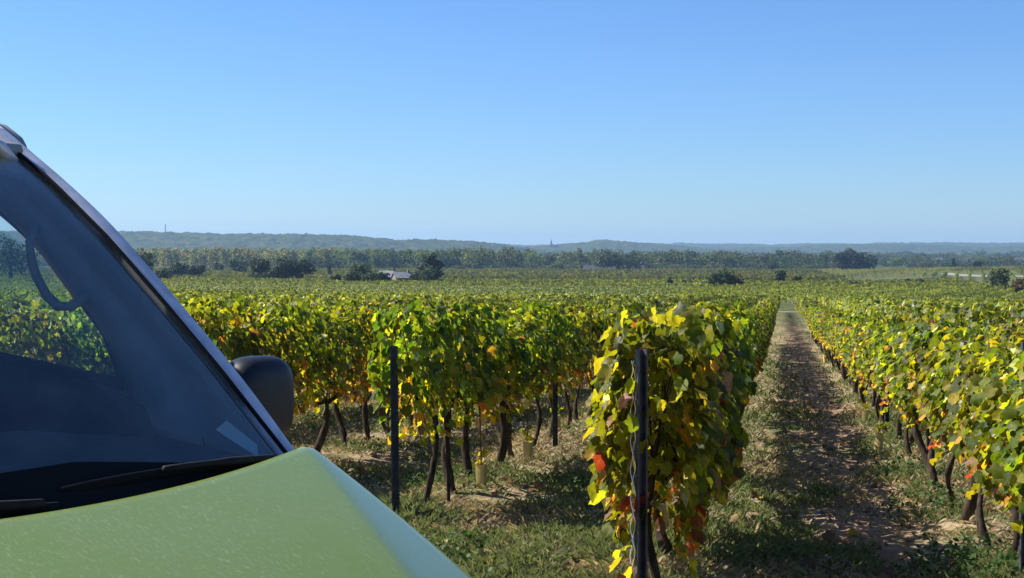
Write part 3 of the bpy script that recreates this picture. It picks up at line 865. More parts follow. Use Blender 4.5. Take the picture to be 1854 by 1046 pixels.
def tree(px, pybase, pytop, wpx, name, label, cat, shape='round', base=(0.035, 0.060, 0.018), n=900, group=None, seed=None, trunk=0.25, dist=None):
    if dist is None:
        X, Y, Z, D = ground_at(px, pybase)
    else:
        D = dist; X, Y = at(px, D); Z = float(zg(X, Y))
    h = CAM_Z + (445 - pytop) / FPX * D - Z
    w = wpx / FPX * D
    rs = np.random.RandomState(int(px * 7 + pytop))
    root = empty(name, (X, Y, Z))
    p, f, s, c = crown_leaves(rs, (0, 0, 0), w, h, n, max(D * 0.0011, 0.16) * 1.25, shape, base, lobes=14 if shape in ('cedar', 'block') else 11)
    V, F, C = batch(PENTA, p, f, s, c)
    obj('crown', np_mesh('crown', V, F, M_tree, C), root)
    r0 = max(0.05, w * 0.035)
    t = [(0, 0, -0.3), (rs.normal(0, 0.1), rs.normal(0, 0.1), h * 0.35), (rs.normal(0, 0.3), rs.normal(0, 0.3), h * 0.75)]
    parts = [tube_vf(t, [r0, r0 * 0.75, r0 * 0.25], 7)]
    for k in range(5):
        a = rs.uniform(0, 6.28); z0 = h * rs.uniform(0.25, 0.5)
        parts.append(tube_vf([(0, 0, z0), (math.cos(a) * w * 0.18, math.sin(a) * w * 0.18, z0 + h * 0.15), (math.cos(a) * w * 0.33, math.sin(a) * w * 0.33, z0 + h * 0.26)], [r0 * 0.5, r0 * 0.35, r0 * 0.12], 5))
    v, f = join_vf(parts)
    obj('trunk', py_mesh('trunk', v, f, M_trunk, True), root)
    tag(root, label, cat, group)
    return root
DK = (0.020, 0.034, 0.012); MD = (0.034, 0.055, 0.018); LT = (0.070, 0.100, 0.030); BR = (0.075, 0.058, 0.030)
G1 = 'trees and bushes standing in the vineyard'
tree(20, 512, 418, 110, 'broadleaf_tree', 'tall tree seen through the van windows', 'tree', 'round', DK, 1500, G1)
tree(255, 512, 452, 55, 'broadleaf_tree', 'dark tree half hidden behind the van pillar', 'tree', 'round', DK, 1000, G1)
tree(292, 513, 486, 30, 'bush', 'dark round bush right beside the van pillar', 'bush', 'bush', DK, 600, G1)
tree(308, 506, 474, 34, 'broadleaf_tree', 'left tree of the low dark hedge near the van pillar', 'tree', 'block', DK, 700, G1)
tree(332, 506, 477, 34, 'broadleaf_tree', 'middle tree of the low dark hedge near the van pillar', 'tree', 'block', MD, 700, G1)
tree(355, 506, 475, 32, 'broadleaf_tree', 'right tree of the low dark hedge by the utility pole', 'tree', 'block', DK, 700, G1)
tree(433, 497, 466, 38, 'broadleaf_tree', 'dark tree behind and left of the squared dark clump', 'tree', 'block', MD, 700, G1)
tree(395, 494, 474, 26, 'bush', 'small dark bush right of the utility pole', 'bush', 'bush', MD, 400, G1)
tree(472, 511, 466, 48, 'broadleaf_tree', 'left tree of the large squared dark clump', 'tree', 'block', DK, 1500, G1)
tree(505, 512, 464, 60, 'broadleaf_tree', 'middle tree of the large squared dark clump', 'tree', 'block', DK, 1800, G1)
tree(540, 512, 467, 54, 'broadleaf_tree', 'right tree of the large squared dark clump', 'tree', 'block', DK, 1600, G1)
tree(597, 500, 479, 6, 'cypress_tree', 'thin dark cypress left of the house trees', 'cypress', 'column', DK, 260, G1)
tree(610, 517, 494, 36, 'bush', 'leftmost dark bush of the garden by the stone house', 'bush', 'bush', DK, 600, G1)
tree(657, 517, 474, 52, 'broadleaf_tree', 'rounded olive green tree in the garden left of the stone house', 'tree', 'round', MD, 1200, G1)
tree(636, 518, 488, 34, 'bush', 'dark bush in the middle of the garden by the stone house', 'bush', 'bush', DK, 600, G1)
tree(672, 518, 490, 40, 'bush', 'grey green bush in front of the rounded garden tree', 'bush', 'bush', MD, 700, G1)
tree(695, 518, 491, 24, 'bush', 'dark bush touching the stone house on its left', 'bush', 'bush', DK, 500, G1)
tree(783, 516, 454, 82, 'cedar_tree', 'big dark cedar right of the stone house', 'cedar', 'cedar', (0.014, 0.024, 0.011), 2200, G1)
tree(773, 517, 482, 44, 'broadleaf_tree', 'round green tree in front of the big cedar', 'tree', 'round', MD, 900, G1)
tree(752, 517, 492, 24, 'bush', 'bush between the stone house and the cedar', 'bush', 'bush', DK, 400, G1)
tree(834, 489, 482, 14, 'bush', 'small lone bush right of the cedar', 'bush', 'bush', MD, 200, G1, dist=930)
tree(866, 489, 480, 22, 'bush', 'second small bush right of the cedar', 'bush', 'bush', DK, 250, G1, dist=930)
tree(1008, 488, 473, 50, 'bush', 'rounded pale green tree in front of the wood', 'tree', 'bush', LT, 500, G1, dist=930)
tree(1120, 488, 447, 86, 'broadleaf_tree', 'large round green tree over the long dark roof', 'tree', 'block', MD, 2000, G1, dist=930)
tree(1213, 524, 500, 17, 'bush', 'small dark pointed bush in the open vineyard', 'bush', 'bush', DK, 350, G1)
tree(1244, 523, 506, 22, 'bush', 'faint small bush right of the pointed bush', 'bush', 'bush', MD, 300, G1)
tree(1306, 527, 487, 50, 'bush', 'dark green bush in the middle of the vineyard', 'bush', 'bush', DK, 1100, G1)
tree(1332, 527, 490, 38, 'bush', 'brownish bush grown into the dark vineyard bush', 'bush', 'bush', BR, 700, G1)
tree(1366, 525, 511, 18, 'bush', 'little pale bush right of the large vineyard bush', 'bush', 'bush', LT, 250, G1)
tree(1412, 517, 487, 20, 'bush', 'upright dark tree left of the comb of far rows', 'tree', 'block', DK, 450, G1)
tree(1443, 517, 499, 17, 'bush', 'small dark tree beside the upright dark tree', 'tree', 'bush', DK, 350, G1)
tree(1546, 525, 509, 24, 'bush', 'low dark bush below the comb of far rows', 'bush', 'bush', DK, 350, G1)
tree(1648, 518, 502, 16, 'bush', 'left one of two small bushes on the right plain', 'bush', 'bush', DK, 300, G1)
tree(1666, 518, 503, 16, 'bush', 'right one of two small bushes on the right plain', 'bush', 'bush', MD, 300, G1)
tree(1536, 481, 448, 46, 'broadleaf_tree', 'tall dark tree of the pair at the wood edge', 'tree', 'block', DK, 1400, G1, dist=930)
tree(1568, 481, 456, 40, 'broadleaf_tree', 'lower dark tree of the pair at the wood edge', 'tree', 'block', DK, 800, G1, dist=930)
tree(1812, 531, 484, 52, 'broadleaf_tree', 'green tree at the right edge beside the dirt path', 'tree', 'round', MD, 1100, G1)
tree(1845, 536, 500, 44, 'bush', 'brownish bush at the far right edge', 'bush', 'bush', BR, 900, G1)
tree(1400, 482, 470, 30, 'bush', 'pale bush at the foot of the wood right of centre', 'bush', 'bush', MD, 300, G1, dist=930)
tree(1770, 481, 468, 22, 'broadleaf_tree', 'dark rounded tree on the right plain', 'tree', 'bush', DK, 300, G1, dist=930)
tree(1727, 480, 467, 10, 'cypress_tree', 'dark pointed tree on the right plain', 'tree', 'column', DK, 200, G1, dist=930)

def wood(name, label, px0, px1, dist, hgt, width, count, base, seed, shape='column', n=150, depth=60, spread=0.25):
    rs = np.random.RandomState(seed)
    bs = []
    for i in range(count):
        px = px0 + (px1 - px0) * (i + rs.uniform(-0.4, 0.4)) / max(1, count - 1)
        D = dist + rs.uniform(0, depth)
        X, Y = at(px, D); Z = float(zg(X, Y))
        h = hgt * rs.uniform(1 - spread, 1 + spread * 0.5)
        tint = np.array(base) * rs.uniform(0.75, 1.3) * np.array([rs.uniform(0.85, 1.35), 1, 1])
        sh = shape if isinstance(shape, str) else shape[rs.randint(len(shape))]
        p, f, s, c = crown_leaves(rs, (X, Y, Z), width * rs.uniform(0.8, 1.4) * (1.5 if sh != 'column' else 1), h, int(n * 1.5), dist * 0.0011 * 1.15, sh, tint, lobes=9)
        bs.append(batch(QUAD, p, f, s, c))
    V, F, C = cat_batches(bs)
    return tag(obj(name, np_mesh(name, V, F, M_tree, C)), label, 'wood', kind='stuff')
PO = (0.14, 0.155, 0.05); WD = (0.050, 0.075, 0.024)
wood('poplar_wood', 'yellow green poplar wood along the valley behind the dark clumps', -120, 640, 1050, 16, 9, 170, PO, 1, ('column', 'column', 'round'), 210, 160, 0.12)
wood('poplar_wood', 'tall green poplar wood behind the stone house', 560, 860, 980, 15, 9, 90, (0.075, 0.105, 0.030), 2, ('column', 'round'), 230, 90, 0.12)
wood('mixed_wood', 'mixed green wood across the middle of the valley', 800, 1340, 1010, 12.5, 11, 120, (0.060, 0.088, 0.028), 3, ('round', 'column', 'bush'), 240, 120, 0.6)
wood('mixed_wood', 'taller clump of green trees right of the cedar', 830, 940, 990, 16, 10, 20, (0.075, 0.10, 0.032), 33, ('round', 'column'), 260, 60, 0.2)
wood('mixed_wood', 'lower shrubby edge in front of the middle wood', 540, 1500, 960, 6, 10, 60, (0.050, 0.072, 0.026), 4, ('bush', 'round'), 150, 50, 0.6)
wood('mixed_wood', 'dark wood right of the big round tree', 1140, 1520, 1060, 12.5, 11, 80, (0.046, 0.070, 0.024), 5, ('round', 'bush', 'column'), 240, 120, 0.6)
wood('mixed_wood', 'hazy trees on the right plain', 1480, 2000, 1250, 8.5, 12, 70, WD, 6, ('bush', 'round'), 170, 200, 0.5)
wood('mixed_wood', 'second hazy line of trees on the right plain', 1150, 2000, 1700, 12, 16, 100, WD, 7, ('bush', 'round'), 150, 300, 0.4)
wood('mixed_wood', 'third hazy line of trees across the valley', 200, 2050, 2300, 16, 26, 130, (0.045, 0.065, 0.024), 8, ('bush', 'round'), 120, 400, 0.4)

# ------------------------------------------------------------------ hills
M_hill = noise_mat('wooded_hill', (0.026, 0.040, 0.016), (0.070, 0.085, 0.032), 0.03, 0.95, spec=0.05)
def hill(name, label, ridge, dist, depth, bump, seed, cols=420, rowsn=26):
    ridge = np.array(ridge, float)
    px = np.linspace(ridge[0, 0], ridge[-1, 0], cols)
    yt = np.interp(px, ridge[:, 0], ridge[:, 1])
    P = []
    for j in range(rowsn):
        t = j / (rowsn - 1)                       # 0 foot .. 0.7 ridge .. 1 behind
        D = dist + depth * (t - 0.7)
        X = CR[0] * ((px - 927) / FPX * D) + CF[0] * D; Y = CR[1] * ((px - 927) / FPX * D) + CF[1] * D
        top = CAM_Z + (445 - yt) / FPX * dist - bump * 0.6
        foot = zg(X, Y) - 3
        k = math.sin(min(t / 0.7, 1.0) * math.pi / 2) if t <= 0.7 else math.cos((t - 0.7) / 0.3 * math.pi / 2)
        Z = foot + np.maximum(top - foot, 0) * k
        cs = bump * 1.6
        Z = Z + bump * (vnoise(X / cs, Y / cs, seed) * 0.7 + vnoise(X / cs * 2.3, Y / cs * 2.3, seed + 1) * 0.5 - 0.3) + bump * 1.5 * (fbm(X / 150, Y / 150, seed + 2, 3) - 0.5) * k
        P.append(np.stack([X, Y, Z], -1))
    V, F = grid_vf(np.array(P))
    return tag(obj(name, np_mesh(name, V, F, M_hill, smooth=False)), label, 'hill', kind='structure')
hill('hills', 'long wooded ridge on the left skyline', [(-420, 424), (-100, 419), (215, 420), (330, 422), (400, 421), (450, 421), (560, 424), (640, 425), (690, 429), (730, 434), (800, 435), (860, 438), (920, 445), (980, 455), (1050, 466)], 3300, 900, 9, 3, 560, 110)
hill('hills', 'low wooded hill in the middle of the skyline', [(880, 452), (960, 446), (1040, 441), (1060, 439), (1085, 434), (1110, 435), (1140, 437), (1180, 442), (1240, 446), (1330, 455)], 4200, 900, 8, 5, 320, 80)
hill('hills', 'far blue ridge along the right skyline', [(300, 441), (700, 440), (850, 439), (900, 441), (980, 443), (1050, 443), (1180, 441), (1260, 440), (1330, 441), (1400, 443), (1470, 441), (1560, 440), (1700, 439), (1854, 438), (2000, 438), (2400, 439)], 6500, 1800, 11, 7, 600, 50)
hill('hills', 'nearer low rise under the right skyline', [(1240, 452), (1360, 447), (1450, 444), (1560, 442), (1640, 443), (1760, 446), (1860, 446), (2100, 450)], 4800, 900, 9, 9, 320, 60)

# ------------------------------------------------------------------ far buildings, masts, pole
M_wall = noise_mat('pale_stone', (0.20, 0.18, 0.155), (0.27, 0.24, 0.205), 0.8, 0.9)
M_slate = noise_mat('slate_roof', (0.16, 0.165, 0.18), (0.24, 0.245, 0.26), 1.2, 0.7)
M_dark = mat('dark_opening', (0.02, 0.02, 0.022), 0.4)
def house(px, pybase, D, w, dep, hw, hr, rz, name, label, windows=2, wallm=None, roofm=None):
    X, Y = at(px, D); Z = float(zg(X, Y))
    root = empty(name, (X, Y, Z), rz)
    v, f = box_vf((0, 0, hw / 2 - 0.25), (w, dep, hw + 0.5)); 
    gv = [(-w / 2, -dep / 2, hw), (-w / 2, dep / 2, hw), (-w / 2, 0, hw + hr), (w / 2, -dep / 2, hw), (w / 2, dep / 2, hw), (w / 2, 0, hw + hr)]
    gv = [(a * 0.998, b_, c_) for a, b_, c_ in gv]
    v2, f2 = join_vf([(v, f), (gv, [(0, 1, 2), (3, 5, 4)])])
    obj('wall', py_mesh('wall', v2, f2, wallm or M_wall), root)
    o = 0.3
    k = (dep / 2 + o) / (dep / 2)
    rv = [(-w / 2 - o, -dep / 2 * k, hw + hr - hr * k + 0.02), (w / 2 + o, -dep / 2 * k, hw + hr - hr * k + 0.02), (w / 2 + o, 0, hw + hr + 0.02), (-w / 2 - o, 0, hw + hr + 0.02), (-w / 2 - o, dep / 2 * k, hw + hr - hr * k + 0.02), (w / 2 + o, dep / 2 * k, hw + hr - hr * k + 0.02)]
    ro = solid(obj('roof', py_mesh('roof', rv, [(0, 1, 2, 3), (3, 2, 5, 4)], roofm or M_slate), root), 0.15, 1)
    v, f = box_vf((w * 0.38, 0, hw + hr + 0.3), (0.6, 0.6, 1.2)); obj('chimney', py_mesh('chimney', v, f, wallm or M_wall), ro)
    for i in range(windows):
        xx = -w / 2 + w * (i + 0.5) / windows
        v, f = box_vf((xx, -dep / 2 - 0.02, hw * 0.55), (0.9, 0.08, 1.2)); wo = obj('window', py_mesh('window', v, f, M_dark), root)
        v, f = box_vf((xx, -dep / 2 - 0.05, hw * 0.55 - 0.66), (1.1, 0.14, 0.1)); obj('sill', py_mesh('sill', v, f, wallm or M_wall), wo)
    tag(root, label, 'house')
D0 = ground_at(722, 516)[3]
house(728, 516, D0, 5.0, 5.0, 2.2, 1.5, YAW + R(20), 'stone_house', 'pale stone house with grey slate roof next to the cedar')
house(703, 514, D0 + 9, 5.0, 4.5, 2.4, 1.7, YAW - R(15), 'stone_house', 'grey roofed outbuilding behind the bushes left of the stone house', 1)
house(1110, 487, 950, 38, 8, 1.6, 2.2, YAW, 'long_barn', 'long low dark roofed barn under the large round tree', 5, mat('dark_wall', (0.12, 0.11, 0.10), 0.9), noise_mat('dark_roof', (0.05, 0.05, 0.06), (0.08, 0.08, 0.09), 0.5, 0.8))
for q, D, w, lab in ((1752, 1500, 10, 'tiny pale house among hazy trees on the right plain'), (1700, 1650, 9, 'tiny pale roofed house left of the dark rounded tree'), (1845, 1700, 12, 'tiny white house at the far right edge')):
    house(q, 0, D, w, 8, 4.5, 3, YAW + R(25), 'far_house', lab, 2)
M_mast = mat('mast_grey', (0.22, 0.23, 0.25), 0.6)
def mast(px, pybase, pytop, D, lab, w=1.6, name='radio_mast'):
    X, Y, Z = at(px, D, pybase); h = (pybase - pytop) / FPX * D
    root = empty(name, (X, Y, Z - 3))
    hh = h + 3
    parts = []
    for k in range(3):
        a = 2.094 * k
        parts.append(tube_vf([(math.cos(a) * w, math.sin(a) * w, 0), (math.cos(a) * w * 0.35, math.sin(a) * w * 0.35, hh)], [0.35, 0.25], 5))
    for z in np.linspace(0.1, 0.95, 8):
        ww = w * (1 - 0.65 * z)
        for k in range(3):
            a, b_ = 2.094 * k, 2.094 * (k + 1)
            parts.append(tube_vf([(math.cos(a) * ww, math.sin(a) * ww, z * hh), (math.cos(b_) * ww, math.sin(b_) * ww, min(1, z + 0.1) * hh)], 0.15, 4))
    v, f = join_vf(parts); obj('lattice', py_mesh('lattice', v, f, M_mast), root)
    v, f = join_vf([tube_vf([(0, 0, hh - 4), (0, 0, hh)], 0.6, 8), tube_vf([(0, 0, hh), (0, 0, hh + 2)], 0.25, 5)])
    obj('antenna', py_mesh('antenna', v, f, M_mast), root)
    tag(root, lab, 'mast')
mast(300, 421, 406, 3300, 'thin lattice radio mast on the left ridge')
mast(1430, 443, 437, 5000, 'tiny mast on the skyline right of centre')
mast(1598, 441, 436, 5000, 'tiny mast on the skyline towards the right')
X, Y, Z = at(998, 4000, 446)
root = empty('church', (X, Y, Z - 4))
v, f = box_vf((0, 0, 6), (4, 4, 14)); obj('tower', py_mesh('tower', v, f, M_wall), root)
v, f = join_vf([([(-2.2, -2.2, 13), (2.2, -2.2, 13), (2.2, 2.2, 13), (-2.2, 2.2, 13), (0, 0, 26)], [(0, 1, 4), (1, 2, 4), (2, 3, 4), (3, 0, 4), (3, 2, 1, 0)])]); obj('spire', py_mesh('spire', v, f, M_slate), root)
v, f = box_vf((11, 0, 3.5), (16, 6, 9)); obj('nave', py_mesh('nave', v, f, M_wall), root)
tag(root, 'tiny church spire on the skyline left of the middle hill', 'church')

X, Y, Z, D = ground_at(372, 513)
root = empty('utility_pole', (X, Y, Z))
hp = (513 - 476) / FPX * D
v, f = tube_vf([(0, 0, -0.4), (0, 0, hp)], [0.17, 0.12], 8); obj('pole', py_mesh('pole', v, f, mat('weathered_wood', (0.17, 0.15, 0.13), 0.9)), root)
v, f = box_vf((0, 0, hp - 0.4), (1.4, 0.12, 0.12)); cr_ = obj('crossarm', py_mesh('crossarm', v, f, mat('crossarm_wood', (0.16, 0.14, 0.12), 0.9)), root)
for s in (-0.6, 0.0, 0.6):
    v, f = tube_vf([(s, 0, hp - 0.34), (s, 0, hp - 0.15)], [0.05, 0.03], 6); obj('insulator', py_mesh('insulator', v, f, M_wall), cr_)
tag(root, 'weathered utility pole right of the low dark hedge', 'utility pole')

# ------------------------------------------------------------------ the van
TH = R(33)
Fv = CR * math.cos(TH) - CF * math.sin(TH)               # van forward, in plan
Lv = CR * math.sin(TH) + CF * math.cos(TH)               # van left, in plan
Pb = CR * (-0.456) + CF * 3.317                          # foot of the left windscreen pillar
Ov = Pb - 0.70 * Lv
van = empty('van', (float(Ov[0]), float(Ov[1]), 0.0), math.atan2(Fv[1], Fv[0]))
tag(van, 'light green metallic van with bonnet towards the vines', 'van')

def paint_mat():
    m = mat('green_metallic_paint', (0.17, 0.33, 0.095), 0.34, 0.35, 0.5)
    nt = m.node_tree; N = nt.nodes; L = nt.links; b = N['Principled BSDF']
    b.inputs['Coat Weight'].default_value = 0.5; b.inputs['Coat Roughness'].default_value = 0.12
    tc = N.new('ShaderNodeTexCoord')
    # dew specks and short streaks of dust
    mp = N.new('ShaderNodeMapping'); mp.inputs['Rotation'].default_value = (0, 0, R(20)); mp.inputs['Scale'].default_value = (70, 210, 90)
    L.new(tc.outputs['Object'], mp.inputs['Vector'])
    n = N.new('ShaderNodeTexNoise'); n.inputs['Scale'].default_value = 1.0; n.inputs['Detail'].default_value = 3
    L.new(mp.outputs[0], n.inputs['Vector'])
    r = N.new('ShaderNodeValToRGB'); r.color_ramp.elements[0].position = 0.56; r.color_ramp.elements[1].position = 0.74
    L.new(n.outputs[0], r.inputs[0])
    n2 = N.new('ShaderNodeTexNoise'); n2.inputs['Scale'].default_value = 5; n2.inputs['Detail'].default_value = 6
    L.new(tc.outputs['Object'], n2.inputs['Vector'])
    mul = N.new('ShaderNodeMath'); mul.operation = 'MULTIPLY'; L.new(r.outputs[0], mul.inputs[0]); L.new(n2.outputs[0], mul.inputs[1])
    mul2 = N.new('ShaderNodeMath'); mul2.operation = 'MULTIPLY'; L.new(mul.outputs[0], mul2.inputs[0]); mul2.inputs[1].default_value = 0.8
    v = N.new('ShaderNodeTexVoronoi'); v.inputs['Scale'].default_value = 75
    L.new(tc.outputs['Object'], v.inputs['Vector'])
    lt = N.new('ShaderNodeMath'); lt.operation = 'LESS_THAN'; lt.inputs[1].default_value = 0.10; L.new(v.outputs['Distance'], lt.inputs[0])
    mx0 = N.new('ShaderNodeMath'); mx0.operation = 'MAXIMUM'; L.new(mul2.outputs[0], mx0.inputs[0])
    ml = N.new('ShaderNodeMath'); ml.operation = 'MULTIPLY'; ml.inputs[1].default_value = 0.30; L.new(lt.outputs[0], ml.inputs[0]); L.new(ml.outputs[0], mx0.inputs[1])
    mix = N.new('ShaderNodeMix'); mix.data_type = 'RGBA'
    L.new(mx0.outputs[0], mix.inputs['Factor'])
    mix.inputs[6].default_value = (0.225, 0.315, 0.045, 1); mix.inputs[7].default_value = (0.48, 0.58, 0.30, 1)
    L.new(mix.outputs[2], b.inputs['Base Color'])
    n3 = N.new('ShaderNodeTexNoise'); n3.inputs['Scale'].default_value = 2.3; n3.inputs['Detail'].default_value = 9; n3.inputs['Roughness'].default_value = 0.65
    L.new(tc.outputs['Object'], n3.inputs['Vector'])
    r3 = N.new('ShaderNodeMapRange'); r3.inputs['From Min'].default_value = 0.35; r3.inputs['From Max'].default_value = 0.75; r3.inputs['To Max'].default_value = 0.14
    L.new(n3.outputs[0], r3.inputs['Value'])
    mixd = N.new('ShaderNodeMix'); mixd.data_type = 'RGBA'
    L.new(r3.outputs[0], mixd.inputs['Factor']); L.new(mix.outputs[2], mixd.inputs[6]); mixd.inputs[7].default_value = (0.42, 0.43, 0.33, 1)
    L.new(mixd.outputs[2], b.inputs['Base Color'])
    rr = N.new('ShaderNodeMapRange'); rr.inputs['To Min'].default_value = 0.33; rr.inputs['To Max'].default_value = 0.6
    L.new(mx0.outputs[0], rr.inputs['Value']); L.new(rr.outputs[0], b.inputs['Roughness'])
    bp = N.new('ShaderNodeBump'); bp.inputs['Strength'].default_value = 0.06; bp.inputs['Distance'].default_value = 0.002
    L.new(mx0.outputs[0], bp.inputs['Height']); L.new(bp.outputs[0], b.inputs['Normal'])
    return m
M_paint = paint_mat()
M_black = noise_mat('black_plastic', (0.008, 0.008, 0.009), (0.013, 0.013, 0.014), 40, 0.75, 0.05, spec=0.2)
M_mirror = noise_mat('mirror_plastic', (0.011, 0.013, 0.018), (0.015, 0.018, 0.024), 60, 0.42, 0.05, bscale=400)
M_rubber = mat('rubber', (0.008, 0.008, 0.009), 0.9, 0.0, 0.15)
M_trim = noise_mat('grey_trim', (0.20, 0.22, 0.24), (0.25, 0.27, 0.29), 14, 0.7)
M_dash = noise_mat('dash_plastic', (0.020, 0.021, 0.023), (0.030, 0.031, 0.034), 25, 0.75)
M_silver = noise_mat('weathered_silver_paint', (0.45, 0.46, 0.50), (0.68, 0.69, 0.73), 16, 0.32, 0.05, metal=0.3)
M_glass = glass_mat('windscreen_glass', (0.86, 0.93, 0.93), 0.035)
M_side = glass_mat('side_glass', (0.72, 0.90, 0.88), 0.015)
M_seat = noise_mat('seat_fabric', (0.03, 0.032, 0.036), (0.05, 0.052, 0.056), 60, 0.9)

def part(name, V, F, m, parent=van, smooth=True):
    return obj(name, py_mesh(name, V, F, m, smooth), parent)

def smax(x, k=0.018):
    return 0.5 * (x + np.sqrt(x * x + k * k))
HW = 0.702
def hood_z(f, l):
    al = np.abs(l)
    z = 1.108 - 0.004 * (1 - (l / 0.7) ** 2) - 0.30 * f - 0.10 * f * f
    lc = 0.665 - 0.56 * np.clip(f * 1.0, 0, 0.75)
    z = z - 0.37 * smax(al - lc, 0.016)
    z = z - 0.035 * np.clip((al - 0.655) / 0.06, 0, 1.2) ** 2
    z = z - 0.55 * np.clip(f - 0.78, 0, 1) ** 2 * 4
    return z
def f_rear(l):
    return 0.015 + 0.085 * (1 - (l / HW) ** 2) + 0.05 * np.clip((np.abs(l) - 0.64) / 0.075, 0, 1) ** 2.5
def f_nose(l):
    return 0.98 - 0.20 * (l / HW) ** 2
ss = np.concatenate([[0.0, 0.004, 0.012], np.linspace(0.03, 1, 36)])
inner = np.concatenate([np.linspace(-1, 1, 41)[:1], [-0.985], np.linspace(-1, 1, 41)[1:-1], [0.985], [1.0]])
outer = np.array([0.05, 0.12, 0.25, 0.42, 0.58, 0.72, 0.82, 0.90, 0.96, 1.0])
P = np.zeros((len(inner) + 2 * len(outer), len(ss), 3))
for j, sv in enumerate(ss):
    lc = 0.665 - 0.56 * min(max(0.05 + 0.93 * sv, 0), 0.75)
    l = np.concatenate([-(lc + (HW - lc) * outer[::-1]), inner * lc, lc + (HW - lc) * outer])
    f = f_rear(l) + (f_nose(l) - f_rear(l)) * sv
    z = hood_z(f, l)
    if j == 0: z = z - 0.008
    if j == 1: z = z - 0.002
    P[:, j, 0] = f; P[:, j, 1] = l; P[:, j, 2] = z
V, F = grid_vf(P)
hood = part('bonnet', V, F, M_paint); solid(hood, 0.012, -1)

# wings: from the bonnet edge down to the sill, with a wheel arch
def wing(s):
    fs = np.linspace(-0.08, 0.80, 40)
    P = np.zeros((len(fs), 12, 3))
    for i, f in enumerate(fs):
        zt = float(hood_z(np.array(max(f, 0.02)), np.array(HW))) - 0.004
        ar = 0.34 ** 2 - (f - 0.45) ** 2
        zb = 0.30 + max(0, math.sqrt(ar) + 0.02) if ar > 0 else 0.28
        for j in range(12):
            t = j / 11
            P[i, j] = (f, s * (HW + 0.004 + 0.045 * math.sin(t * math.pi * 0.6)), zt + (zb - zt) * t)
    V, F = grid_vf(P)
    solid(part('wing', V, F, M_paint), 0.01, 0)
wing(1); wing(-1)

# windscreen: edge curve (f, z) from foot to roof
EF = np.array([0.00, -0.02, -0.115, -0.211, -0.37, -0.537, -0.712, -0.838, -0.86]); EZ = np.array([1.055, 1.077, 1.172, 1.268, 1.417, 1.567, 1.705, 1.787, 1.80])
def edge(t):
    i = np.linspace(0, 1, len(EF)); return np.interp(t, i, EF), np.interp(t, i, EZ)
def glass_pt(u, t, inset=0.0):
    f, z = edge(t)
    l = (0.655 + 0.11 * f) * u
    return (f + 0.055 * (1 - u * u) - inset * 0.7, l, z - inset * 0.7)
P = np.array([[glass_pt(u, t) for t in np.linspace(0, 1, 25)] for u in np.linspace(-1, 1, 25)])
V, F = grid_vf(P)
ws = part('windscreen', V, F, M_glass); solid(ws, 0.005, -1)

